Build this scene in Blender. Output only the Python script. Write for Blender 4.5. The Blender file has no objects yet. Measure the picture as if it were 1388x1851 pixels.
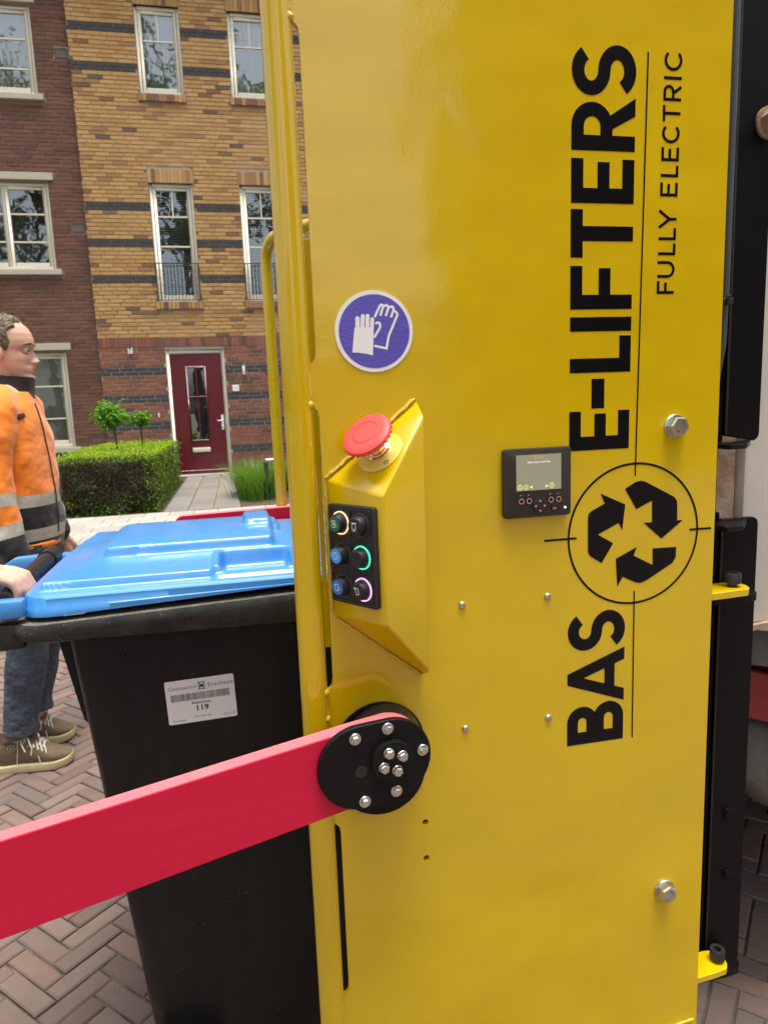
import bpy, bmesh, math, random
from mathutils import Vector, Matrix
from mathutils.geometry import tessellate_polygon
R = math.radians
PI = math.pi
scene = bpy.context.scene
COL = scene.collection

# ------------------------------------------------------------------ camera, sky, sun, exposure
cam_d = bpy.data.cameras.new('camera')
cam = bpy.data.objects.new('camera', cam_d)
COL.objects.link(cam)
scene.camera = cam
cam.matrix_world = Matrix(((0.977274, 0.069319, -0.200324, 0.0),
                           (-0.208515, 0.144216, -0.967328, 0.0),
                           (-0.038164, 0.987115, 0.155393, 1.37),
                           (0, 0, 0, 1)))
cam_d.sensor_fit = 'HORIZONTAL'
cam_d.sensor_width = 36.0
cam_d.lens = 36.0 * 1250 / 1388
cam_d.clip_start = 0.02
cam_d.clip_end = 500
cam_d.dof.use_dof = True
cam_d.dof.focus_distance = 1.0
cam_d.dof.aperture_fstop = 18.0

SUN_EL, SUN_AZ = 80.0, 172.0           # azimuth measured from +Y towards +X
world = bpy.data.worlds.new('World')
scene.world = world
world.use_nodes = True
wn = world.node_tree.nodes
wl = world.node_tree.links
bg = wn['Background']
sky = wn.new('ShaderNodeTexSky')
sky.sky_type = 'NISHITA'
sky.sun_disc = False
sky.sun_elevation = R(SUN_EL)
sky.sun_rotation = R(SUN_AZ)
sky.air_density = 1.0
sky.dust_density = 6.0
sky.ozone_density = 1.0
hs = wn.new('ShaderNodeHueSaturation')
hs.inputs['Saturation'].default_value = 0.35
wl.new(sky.outputs[0], hs.inputs['Color'])
wl.new(hs.outputs[0], bg.inputs['Color'])
bg.inputs['Strength'].default_value = 0.15

sun_d = bpy.data.lights.new('sun', 'SUN')
sun_d.energy = 1.5
sun_d.angle = R(20)
sun_d.color = (1.0, 0.95, 0.87)
sun = bpy.data.objects.new('sun', sun_d)
COL.objects.link(sun)
sd = Vector((math.sin(R(SUN_AZ)) * math.cos(R(SUN_EL)), math.cos(R(SUN_AZ)) * math.cos(R(SUN_EL)), math.sin(R(SUN_EL))))
sun.rotation_euler = sd.to_track_quat('Z', 'Y').to_euler()

scene.view_settings.view_transform = 'Standard'
scene.view_settings.look = 'None'
scene.view_settings.gamma = 1.0
scene.view_settings.use_curve_mapping = False
scene.view_settings.exposure = 0.98
scene.cycles.max_bounces = 6
scene.cycles.diffuse_bounces = 3
scene.cycles.glossy_bounces = 3
scene.cycles.transparent_max_bounces = 12

# ------------------------------------------------------------------ materials
MATS = {}


def mat(name, col, rough=0.5, metal=0.0, coat=0.0, coat_rough=0.1, spec=0.5, bump=None, var=None, specks=None, emit=None, sheen=0.0, rvar=None, streak=None, coat_ior=1.5):
    """procedural principled material. bump=(scale,strength,distance) or list; var=(scale,amount,colour2); specks=(scale,threshold,colour)"""
    m = bpy.data.materials.new(name)
    m.use_nodes = True
    nt = m.node_tree
    n, l = nt.nodes, nt.links
    b = n['Principled BSDF']
    b.inputs['Base Color'].default_value = (*col, 1)
    b.inputs['Roughness'].default_value = rough
    b.inputs['Metallic'].default_value = metal
    b.inputs['Coat Weight'].default_value = coat
    b.inputs['Coat Roughness'].default_value = coat_rough
    b.inputs['Coat IOR'].default_value = coat_ior
    b.inputs['Specular IOR Level'].default_value = spec
    b.inputs['Sheen Weight'].default_value = sheen
    if emit:
        b.inputs['Emission Color'].default_value = (*emit[0], 1)
        b.inputs['Emission Strength'].default_value = emit[1]
    tc = n.new('ShaderNodeTexCoord')
    out = None
    if var:
        vs = var if isinstance(var, list) else [var]
        cur = None
        for sc, am, c2 in vs:
            t = n.new('ShaderNodeTexNoise')
            t.inputs['Scale'].default_value = sc
            t.inputs['Detail'].default_value = 6
            t.inputs['Roughness'].default_value = 0.62
            l.new(tc.outputs['Object'], t.inputs['Vector'])
            r = n.new('ShaderNodeValToRGB')
            r.color_ramp.elements[0].position = 0.38
            r.color_ramp.elements[1].position = 0.68
            l.new(t.outputs['Fac'], r.inputs['Fac'])
            mu = n.new('ShaderNodeMath')
            mu.operation = 'MULTIPLY'
            mu.inputs[1].default_value = am
            l.new(r.outputs['Color'], mu.inputs[0])
            mx = n.new('ShaderNodeMixRGB')
            if cur is None:
                mx.inputs[1].default_value = (*col, 1)
            else:
                l.new(cur, mx.inputs[1])
            mx.inputs[2].default_value = (*c2, 1)
            l.new(mu.outputs[0], mx.inputs[0])
            cur = mx.outputs[0]
        out = cur
    if specks:
        for sc, th, c2 in (specks if isinstance(specks, list) else [specks]):
            t = n.new('ShaderNodeTexVoronoi')
            t.inputs['Scale'].default_value = sc
            l.new(tc.outputs['Object'], t.inputs['Vector'])
            t2 = n.new('ShaderNodeTexNoise')
            t2.inputs['Scale'].default_value = sc * 0.13
            t2.inputs['Detail'].default_value = 2
            l.new(tc.outputs['Object'], t2.inputs['Vector'])
            mm = n.new('ShaderNodeMapRange')
            mm.inputs['From Min'].default_value = 0.45
            mm.inputs['From Max'].default_value = 0.7
            mm.inputs['To Min'].default_value = 0.0
            mm.inputs['To Max'].default_value = th
            l.new(t2.outputs['Fac'], mm.inputs['Value'])
            lt = n.new('ShaderNodeMath')
            lt.operation = 'LESS_THAN'
            l.new(t.outputs['Distance'], lt.inputs[0])
            l.new(mm.outputs[0], lt.inputs[1])
            mx = n.new('ShaderNodeMixRGB')
            if out is None:
                mx.inputs[1].default_value = (*col, 1)
            else:
                l.new(out, mx.inputs[1])
            mx.inputs[2].default_value = (*c2, 1)
            l.new(lt.outputs[0], mx.inputs[0])
            out = mx.outputs[0]
    if streak:
        mp = n.new('ShaderNodeMapping')
        mp.inputs['Scale'].default_value = streak[0]
        l.new(tc.outputs['Object'], mp.inputs['Vector'])
        t = n.new('ShaderNodeTexNoise')
        t.inputs['Scale'].default_value = 1.0
        t.inputs['Detail'].default_value = 5
        l.new(mp.outputs[0], t.inputs['Vector'])
        r = n.new('ShaderNodeMapRange')
        r.inputs['From Min'].default_value = 0.52
        r.inputs['From Max'].default_value = 0.75
        r.inputs['To Max'].default_value = streak[1]
        l.new(t.outputs['Fac'], r.inputs['Value'])
        mx = n.new('ShaderNodeMixRGB')
        if out is None:
            mx.inputs[1].default_value = (*col, 1)
        else:
            l.new(out, mx.inputs[1])
        mx.inputs[2].default_value = (*streak[2], 1)
        l.new(r.outputs[0], mx.inputs[0])
        out = mx.outputs[0]
    if out is not None:
        l.new(out, b.inputs['Base Color'])
    if rvar:
        t = n.new('ShaderNodeTexNoise')
        t.inputs['Scale'].default_value = rvar[0]
        t.inputs['Detail'].default_value = 5
        l.new(tc.outputs['Object'], t.inputs['Vector'])
        r = n.new('ShaderNodeMapRange')
        r.inputs['From Min'].default_value = 0.3
        r.inputs['From Max'].default_value = 0.7
        r.inputs['To Min'].default_value = rvar[1]
        r.inputs['To Max'].default_value = rvar[2]
        l.new(t.outputs['Fac'], r.inputs['Value'])
        l.new(r.outputs[0], b.inputs['Roughness'])
    if bump:
        prev = None
        for sc, st, di in (bump if isinstance(bump, list) else [bump]):
            t = n.new('ShaderNodeTexNoise')
            t.inputs['Scale'].default_value = sc
            t.inputs['Detail'].default_value = 3
            l.new(tc.outputs['Object'], t.inputs['Vector'])
            bp = n.new('ShaderNodeBump')
            bp.inputs['Strength'].default_value = st
            bp.inputs['Distance'].default_value = di
            l.new(t.outputs['Fac'], bp.inputs['Height'])
            if prev:
                l.new(prev.outputs[0], bp.inputs['Normal'])
            prev = bp
        l.new(prev.outputs[0], b.inputs['Normal'])
        if coat:
            l.new(prev.outputs[0], b.inputs['Coat Normal'])
    MATS[name] = m
    return m


YEL = mat('yellow_paint', (0.65, 0.44, 0.0006), 0.55, spec=0.03, coat=1.0, coat_rough=0.12, coat_ior=1.68, var=[(2.5, .2, (0.61, 0.41, 0.0006)), (30, .08, (0.52, 0.34, 0.004))], streak=((55, 55, 1.3), .06, (0.46, 0.30, 0.004)),
          bump=[(2.2, 0.6, 0.025), (8, 0.2, 0.005), (330, 0.16, 0.0006)], specks=[(160, 0.10, (0.2, 0.12, 0.01))], rvar=(9, 0.42, 0.55))
YELT = mat('yellow_paint_tube', (0.60, 0.405, 0.001), 0.5, spec=0.1, coat=1.0, coat_rough=0.06, coat_ior=1.65, bump=(260, 0.08, 0.0005))
WELD = mat('painted_weld', (0.66, 0.46, 0.01), 0.3, coat=1.0, coat_rough=0.1, bump=(420, 0.9, 0.002))
DECAL = mat('black_vinyl', (0.0035, 0.0035, 0.0045), 0.25, spec=0.22, bump=(500, 0.06, 0.0004))
BLK = mat('black_powder_coat', (0.0035, 0.0035, 0.004), 0.38, spec=0.16, bump=(300, 0.1, 0.0005), specks=[(60, 0.05, (0.05, 0.045, 0.04))])
BLKP = mat('black_satin_plate', (0.006, 0.006, 0.006), 0.5, spec=0.2, bump=(500, 0.08, 0.0004))
HOLE = mat('unlit_hole', (0.004, 0.004, 0.004), 0.8)
RED = mat('red_plastic', (0.62, 0.009, 0.050), 0.42, spec=0.3, var=[(6, 0.25, (0.58, 0.004, 0.03)), (28, .12, (0.5, .012, .03))], bump=[(700, 0.08, 0.0004)], streak=((6, 6, 160), 0.12, (0.75, 0.08, 0.1)))
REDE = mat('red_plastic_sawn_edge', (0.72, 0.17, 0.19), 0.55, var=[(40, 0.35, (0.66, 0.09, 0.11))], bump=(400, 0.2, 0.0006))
STEEL = mat('zinc_plated_steel', (0.62, 0.62, 0.58), 0.28, metal=1.0, bump=(250, 0.15, 0.0006), var=[(60, 0.4, (0.5, 0.52, 0.42))])
DSTEEL = mat('dark_steel', (0.05, 0.048, 0.046), 0.45, metal=0.7, bump=(300, 0.2, 0.0006))
CHROME = mat('chrome', (0.8, 0.8, 0.76), 0.12, metal=1.0)
ESTOP = mat('emergency_red', (0.82, 0.075, 0.065), 0.5)
LEGEND = mat('yellow_legend_plate', (0.78, 0.64, 0.12), 0.25, coat=0.6)
KEYP = mat('keypad_rubber', (0.018, 0.017, 0.019), 0.55, bump=(600, 0.1, 0.0003))
KEYB = mat('keypad_button', (0.012, 0.012, 0.013), 0.42)
BGRN = mat('button_green', (0.01, 0.14, 0.075), 0.4)
BBLU = mat('button_light_blue', (0.03, 0.32, 0.72), 0.4)
BBLU2 = mat('button_blue', (0.02, 0.16, 0.52), 0.4)
WPRINT = mat('white_print', (0.82, 0.82, 0.80), 0.5)
KPRINT = mat('black_print', (0.02, 0.02, 0.022), 0.5)
GPRINT = mat('grey_print', (0.16, 0.16, 0.18), 0.5)
LWARM = mat('lit_ring_warm', (0.5, 0.4, 0.3), 0.4, emit=((1.0, 0.62, 0.30), 0.75))
LGRN = mat('lit_ring_green', (0.1, 0.8, 0.5), 0.4, emit=((0.05, 0.80, 0.42), 0.7))
LMAG = mat('lit_ring_magenta', (0.5, 0.3, 0.5), 0.4, emit=((0.95, 0.42, 0.85), 0.75))
RINGOFF = mat('unlit_ring', (0.06, 0.06, 0.065), 0.3)
STW = mat('sticker_white', (0.82, 0.82, 0.82), 0.35, bump=(200, 0.1, 0.0004))
STB = mat('sticker_violet_blue', (0.10, 0.075, 0.44), 0.28, spec=0.7, bump=[(260, 0.5, 0.0012)])
DISPB = mat('display_housing', (0.040, 0.034, 0.028), 0.5, spec=0.3, bump=(500, 0.08, 0.0003))
DISPS = mat('display_screen', (0.10, 0.095, 0.06), 0.18, spec=0.6, emit=((0.52, 0.50, 0.34), 0.22))
DTXT = mat('display_amber_text', (0.35, 0.2, 0.11), 0.5, emit=((0.80, 0.42, 0.22), 0.22))
DTXW = mat('display_white_text', (0.7, 0.7, 0.65), 0.5, emit=((0.9, 0.92, 0.85), 0.35))
DTXY = mat('display_yellow_icon', (0.7, 0.7, 0.2), 0.5, emit=((0.85, 0.85, 0.25), 0.3))
COPPER = mat('key_copper_print', (0.62, 0.30, 0.20), 0.5)
LED = mat('lit_led', (0.7, 1, 0.7), 0.4, emit=((0.75, 1.0, 0.75), 2.5))
BINB = mat('bin_black_plastic', (0.0075, 0.0075, 0.0075), 0.42, spec=0.27, var=[(7, 0.5, (0.013, 0.0125, 0.0115))], streak=((30, 30, 2.5), .25, (0.03, 0.028, 0.025)),
           specks=[(75, 0.09, (0.2, 0.19, 0.17)), (240, 0.2, (0.05, 0.048, 0.042))], bump=[(350, 0.12, 0.0006), (25, 0.1, 0.002)], rvar=(12, 0.36, 0.55))
BINR = mat('bin_rim_scuffed_plastic', (0.011, 0.011, 0.011), 0.4, spec=0.4, var=[(20, 0.7, (0.045, 0.043, 0.038))],
           specks=[(70, 0.09, (0.2, 0.19, 0.16)), (200, 0.3, (0.10, 0.095, 0.08))], bump=[(120, 0.2, 0.001)], rvar=(30, 0.25, 0.6), streak=((8, 8, 120), 0.35, (0.06, 0.057, 0.05)))
LID = mat('bin_lid_blue_plastic', (0.020, 0.255, 0.68), 0.4, spec=0.5, coat=0.6, coat_rough=0.18, coat_ior=1.6, var=[(14, 0.16, (0.10, 0.32, 0.76)), (26, 0.16, (0.22, 0.30, 0.34)), (70, .10, (.28, .27, .17))],
          bump=[(400, 0.08, 0.0005), (18, 0.08, 0.002)], rvar=(16, 0.28, 0.5), specks=[(60, 0.07, (0.22, 0.22, 0.12))])
GRIP = mat('grip_black_rubber', (0.014, 0.014, 0.015), 0.38, bump=(200, 0.15, 0.0006))
DIRT = mat('dust_ledge_dirt', (0.17, 0.155, 0.12), 0.9, var=[(60, 0.7, (0.05, 0.048, 0.04))], bump=(200, 0.6, 0.003))
CREAM = mat('cream_window_paint', (0.66, 0.63, 0.50), 0.45, var=[(8, 0.15, (0.58, 0.55, 0.42))])
STONE = mat('pale_lintel_stone', (0.44, 0.42, 0.34), 0.85, var=[(10, 0.4, (0.36, 0.34, 0.26))], bump=(80, 0.2, 0.002))
MORT = mat('mortar', (0.25, 0.19, 0.12), 0.95, bump=(150, 0.4, 0.002))
MORTL = mat('mortar_grey', (0.36, 0.31, 0.26), 0.95, bump=(150, 0.4, 0.002))
MORTR = mat('mortar_red', (0.25, 0.185, 0.145), 0.95, bump=(150, 0.4, 0.002))


def brickmat(name, c, c2):
    return mat(name, c, 0.88, spec=0.25, var=[(18, 0.55, c2)], bump=[(60, 0.5, 0.003)])


YB = [brickmat('yellow_brick_ochre', (0.438, 0.271, 0.108), (0.384, 0.228, 0.094)),
      brickmat('yellow_brick_pale', (0.474, 0.306, 0.130), (0.408, 0.250, 0.103)),
      brickmat('yellow_brick_amber', (0.408, 0.238, 0.091), (0.354, 0.198, 0.079)),
      brickmat('yellow_brick_rust', (0.324, 0.180, 0.090), (0.252, 0.138, 0.072)),
      brickmat('yellow_brick_brown', (0.216, 0.120, 0.070), (0.144, 0.090, 0.060)),
      brickmat('yellow_brick_smoked', (0.120, 0.090, 0.070), (0.180, 0.108, 0.066))]
YBW = [34, 26, 26, 9, 4, 2]
RB = [brickmat('red_brick_plain', (0.222, 0.096, 0.062), (0.174, 0.074, 0.052)),
      brickmat('red_brick_bright', (0.264, 0.110, 0.067), (0.204, 0.088, 0.058)),
      brickmat('red_brick_brown', (0.180, 0.084, 0.060), (0.138, 0.067, 0.050)),
      brickmat('red_brick_smoked', (0.126, 0.070, 0.055), (0.096, 0.058, 0.048))]
RBW = [36, 22, 28, 10]
LB = [brickmat('purple_brick_plain', (0.149, 0.074, 0.053), (0.115, 0.057, 0.044)),
      brickmat('purple_brick_red', (0.178, 0.085, 0.057), (0.138, 0.067, 0.048)),
      brickmat('purple_brick_brown', (0.121, 0.064, 0.049), (0.094, 0.053, 0.043))]
LBW = [40, 28, 26]
GB = [brickmat('anthracite_brick', (0.060, 0.062, 0.066), (0.04, 0.042, 0.046))]
ROOF = mat('roof_tile', (0.06, 0.045, 0.04), 0.8, bump=(30, 0.5, 0.01))
DOOR = mat('bordeaux_door_paint', (0.105, 0.007, 0.014), 0.28, coat=0.4, bump=(200, 0.06, 0.0005))
VENT = mat('grey_vent_brick', (0.09, 0.085, 0.08), 0.7)
ROOM = mat('room_interior', (0.30, 0.29, 0.26), 0.9)
CURT = mat('pale_curtain', (0.52, 0.53, 0.42), 0.9)
BLIND = mat('venetian_slat', (0.55, 0.55, 0.5), 0.5)
RAILM = mat('black_railing', (0.012, 0.012, 0.014), 0.5)
WALLW = mat('white_fixture', (0.7, 0.7, 0.68), 0.5)


def glass_mat(name, refl, tint):
    m = bpy.data.materials.new(name)
    m.use_nodes = True
    n, l = m.node_tree.nodes, m.node_tree.links
    n.clear()
    o = n.new('ShaderNodeOutputMaterial')
    mx = n.new('ShaderNodeMixShader')
    tr = n.new('ShaderNodeBsdfTransparent')
    tr.inputs[0].default_value = (*tint, 1)
    gl = n.new('ShaderNodeBsdfGlossy')
    gl.inputs['Roughness'].default_value = 0.015
    gl.inputs['Color'].default_value = (0.86, 0.92, 1.0, 1)
    tc = n.new('ShaderNodeTexCoord')
    t = n.new('ShaderNodeTexNoise')
    t.inputs['Scale'].default_value = 2.5
    l.new(tc.outputs['Object'], t.inputs['Vector'])
    bp = n.new('ShaderNodeBump')
    bp.inputs['Strength'].default_value = 0.12
    bp.inputs['Distance'].default_value = 0.02
    l.new(t.outputs['Fac'], bp.inputs['Height'])
    l.new(bp.outputs[0], gl.inputs['Normal'])
    fr = n.new('ShaderNodeFresnel')
    fr.inputs['IOR'].default_value = 1.5
    ad = n.new('ShaderNodeMath')
    ad.inputs[1].default_value = refl
    l.new(fr.outputs[0], ad.inputs[0])
    l.new(ad.outputs[0], mx.inputs[0])
    l.new(tr.outputs[0], mx.inputs[1])
    l.new(gl.outputs[0], mx.inputs[2])
    l.new(mx.outputs[0], o.inputs[0])
    return m


GLASS = glass_mat('window_glass', 0.10, (0.97, 0.985, 0.975))
GLASSD = glass_mat('door_glass', 0.30, (0.4, 0.42, 0.42))

PV = [mat('paver_clay_%d' % i, c, 0.85, spec=0.3, var=[(25, 0.45, c2), (120, 0.3, (c[0] * .7, c[1] * .7, c[2] * .7))], bump=[(90, 0.5, 0.002)], specks=[(30, .06, (.4, .38, .34))]) for i, (c, c2) in enumerate([
    ((0.183, 0.131, 0.108), (0.142, 0.101, 0.083)), ((0.206, 0.151, 0.125), (0.157, 0.113, 0.094)), ((0.160, 0.111, 0.092), (0.123, 0.088, 0.072)),
    ((0.150, 0.117, 0.101), (0.113, 0.091, 0.080)), ((0.210, 0.141, 0.109), (0.157, 0.106, 0.086))])]
PVW = [30, 24, 22, 10, 14]
TL = [mat('pavement_tile_%d' % i, c, 0.9, var=[(14, 0.4, (c[0] * .8, c[1] * .8, c[2] * .8))], bump=(120, 0.3, 0.002)) for i, c in enumerate([(0.36, 0.33, 0.285), (0.33, 0.305, 0.265), (0.39, 0.355, 0.305)])]
PTILE = [mat('garden_path_tile_%d' % i, c, 0.9, var=[(14, 0.4, (c[0] * .8, c[1] * .8, c[2] * .8))], bump=(120, 0.3, 0.002)) for i, c in enumerate([(0.20, 0.185, 0.165), (0.18, 0.165, 0.15), (0.22, 0.2, 0.18)])]
KERB = mat('kerb_concrete', (0.30, 0.28, 0.25), 0.9, var=[(20, 0.4, (0.22, 0.2, 0.18))], bump=(100, 0.3, 0.002))
SOIL = mat('garden_soil', (0.075, 0.055, 0.038), 0.95, var=[(30, 0.6, (0.12, 0.09, 0.06))], bump=[(40, 0.8, 0.02)])
LAWN = mat('ground_earth', (0.11, 0.115, 0.07), 0.95, var=[(3, 0.6, (0.07, 0.09, 0.035))])


def road_mat():
    m = bpy.data.materials.new('road_surface')
    m.use_nodes = True
    n, l = m.node_tree.nodes, m.node_tree.links
    b = n['Principled BSDF']
    b.inputs['Roughness'].default_value = 0.95
    ge = n.new('ShaderNodeNewGeometry')
    mp = n.new('ShaderNodeMapping')
    mp.inputs['Rotation'].default_value = (0, 0, R(45))
    l.new(ge.outputs['Position'], mp.inputs['Vector'])
    br = n.new('ShaderNodeTexBrick')
    br.inputs['Scale'].default_value = 1.0
    br.inputs['Brick Width'].default_value = 0.2
    br.inputs['Row Height'].default_value = 0.0667
    br.inputs['Mortar Size'].default_value = 0.003
    br.inputs['Color1'].default_value = (0.25, 0.175, 0.145, 1)
    br.inputs['Color2'].default_value = (0.2, 0.145, 0.122, 1)
    br.inputs['Mortar'].default_value = (0.06, 0.055, 0.045, 1)
    l.new(mp.outputs[0], br.inputs['Vector'])
    sp = n.new('ShaderNodeSeparateXYZ')
    l.new(ge.outputs['Position'], sp.inputs[0])

    def between(sock, a, bb):
        c = n.new('ShaderNodeMath'); c.operation = 'COMPARE'
        c.inputs[1].default_value = (a + bb) / 2
        c.inputs[2].default_value = (bb - a) / 2
        l.new(sock, c.inputs[0])
        return c.outputs[0]
    mm = n.new('ShaderNodeMath'); mm.operation = 'MULTIPLY'
    l.new(between(sp.outputs[0], -4.1, 4.6), mm.inputs[0])
    l.new(between(sp.outputs[1], 0.2, 7.2), mm.inputs[1])
    t = n.new('ShaderNodeTexNoise'); t.inputs['Scale'].default_value = 25
    l.new(ge.outputs['Position'], t.inputs['Vector'])
    rp = n.new('ShaderNodeValToRGB')
    rp.color_ramp.elements[0].color = (0.05, 0.043, 0.033, 1)
    rp.color_ramp.elements[1].color = (0.16, 0.135, 0.10, 1)
    rp.color_ramp.elements[0].position = 0.35
    rp.color_ramp.elements[1].position = 0.7
    l.new(t.outputs['Fac'], rp.inputs[0])
    mx = n.new('ShaderNodeMixRGB')
    l.new(mm.outputs[0], mx.inputs[0])
    l.new(br.outputs['Color'], mx.inputs[1])
    l.new(rp.outputs[0], mx.inputs[2])
    l.new(mx.outputs[0], b.inputs['Base Color'])
    return m


ROADM = road_mat()


def leafmat(name, c, c2):
    m = mat(name, c, 0.5, spec=0.35, var=[(9, 0.8, c2)])
    n, l = m.node_tree.nodes, m.node_tree.links
    b = n['Principled BSDF']
    tr = n.new('ShaderNodeBsdfTranslucent')
    tr.inputs[0].default_value = (min(1, c[0] * 1.9), min(1, c[1] * 1.7), c[2], 1)
    mx = n.new('ShaderNodeMixShader')
    mx.inputs[0].default_value = 0.38
    l.new(b.outputs[0], mx.inputs[1])
    l.new(tr.outputs[0], mx.inputs[2])
    l.new(mx.outputs[0], n['Material Output'].inputs[0])
    return m


LIME = leafmat('leaf_lime', (0.22, 0.36, 0.012), (0.30, 0.42, 0.015))
LGREEN = leafmat('leaf_green', (0.075, 0.17, 0.015), (0.12, 0.24, 0.02))
LDARK = leafmat('leaf_dark', (0.025, 0.055, 0.012), (0.045, 0.085, 0.015))
LBROWN = leafmat('leaf_brown', (0.075, 0.05, 0.024), (0.04, 0.034, 0.016))
LBRIGHT = leafmat('leaf_bright_green', (0.11, 0.31, 0.016), (0.18, 0.40, 0.02))
GRASSM = leafmat('grass_blade', (0.085, 0.19, 0.025), (0.14, 0.26, 0.04))
BARK = mat('bark', (0.08, 0.06, 0.042), 0.9, bump=(40, 0.8, 0.02), var=[(20, 0.6, (0.04, 0.032, 0.025))])
TREEL = [leafmat('tree_leaf', (0.05, 0.095, 0.016), (0.07, 0.13, 0.02)), leafmat('tree_leaf_dark', (0.03, 0.06, 0.012), (0.045, 0.085, 0.015))]

SKIN = mat('skin', (0.72, 0.45, 0.33), 0.5, spec=0.35, var=[(14, 0.5, (0.66, 0.33, 0.24)), (45, 0.25, (0.58, 0.36, 0.27)), (160, .25, (0.52, 0.28, 0.2))], bump=[(60, 0.25, 0.002), (300, 0.3, 0.0009)])
HAIR = mat('brown_hair', (0.13, 0.09, 0.058), 0.6, var=[(70, 0.8, (0.30, 0.22, 0.14))], bump=[(110, 1.0, 0.008)])
LIP = mat('lips', (0.42, 0.14, 0.11), 0.5)
EYEW = mat('eye_white', (0.55, 0.5, 0.46), 0.3)
EYED = mat('eye_dark', (0.03, 0.022, 0.018), 0.3)
HIVIS = mat('hi_vis_orange', (1.0, 0.27, 0.012), 0.75, sheen=0.3, bump=[(6, 0.55, 0.05), (16, 0.28, 0.02), (500, 0.2, 0.0006)], var=[(5, .3, (.88, .16, .008))])
JBLK = mat('jacket_black', (0.012, 0.011, 0.013), 0.8, sheen=0.2, bump=[(16, 0.5, 0.02), (500, 0.2, 0.0006)])
REFL = mat('retroreflective_tape', (0.46, 0.44, 0.38), 0.5, bump=[(14, 0.4, 0.02)], streak=((0, 220, 220), 0.5, (0.25, 0.24, 0.2)))
JEANS = mat('jeans_blue', (0.05, 0.062, 0.088), 0.85, var=[(10, 0.7, (0.10, 0.12, 0.155)), (60, .3, (0.03, 0.04, 0.07))], bump=[(18, 0.8, 0.03), (400, 0.3, 0.0008)])
GTROU = mat('grey_trousers', (0.035, 0.037, 0.042), 0.85, bump=[(18, 0.8, 0.03)])
SHOE = mat('brown_suede', (0.15, 0.105, 0.065), 0.85, var=[(20, 0.5, (0.22, 0.16, 0.10))], bump=[(30, 0.5, 0.01), (300, .3, .001)])
SOLE = mat('cream_sole', (0.55, 0.46, 0.27), 0.6, var=[(20, 0.5, (0.35, 0.27, 0.13))])
LACE = mat('lace', (0.6, 0.57, 0.5), 0.8)
NAVY = mat('navy_work_jacket', (0.02, 0.026, 0.045), 0.8, bump=[(16, 0.5, 0.02)])

TRUCKW = mat('truck_white_paint', (0.80, 0.77, 0.69), 0.35, coat=0.3, var=[(5, 0.3, (0.66, 0.61, 0.52))], specks=[(35, 0.12, (0.15, 0.1, 0.07))], streak=((16, 16, 1.6), 0.75, (0.36, 0.21, 0.12)))
RUST = mat('rusty_steel', (0.46, 0.36, 0.26), 0.9, var=[(14, 0.9, (0.17, 0.07, 0.025)), (40, 0.5, (0.30, 0.20, 0.13))], bump=[(60, 0.7, 0.004)])
TRUCKG = mat('truck_underside_grey', (0.07, 0.068, 0.06), 0.8, var=[(15, 0.6, (0.13, 0.12, 0.10))], bump=(60, 0.3, 0.003))
TRUCKR = mat('truck_red_paint', (0.20, 0.008, 0.012), 0.5, var=[(15, 0.5, (0.12, 0.012, 0.012))])
RUBBER = mat('tyre_rubber', (0.018, 0.018, 0.018), 0.85, bump=(80, 0.3, 0.003), var=[(15, 0.5, (0.05, 0.046, 0.04))])
CABLE = mat('grey_cable', (0.05, 0.05, 0.052), 0.45)
HWHITE = mat('white_render', (0.7, 0.69, 0.66), 0.9)

# ------------------------------------------------------------------ mesh helpers


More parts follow.
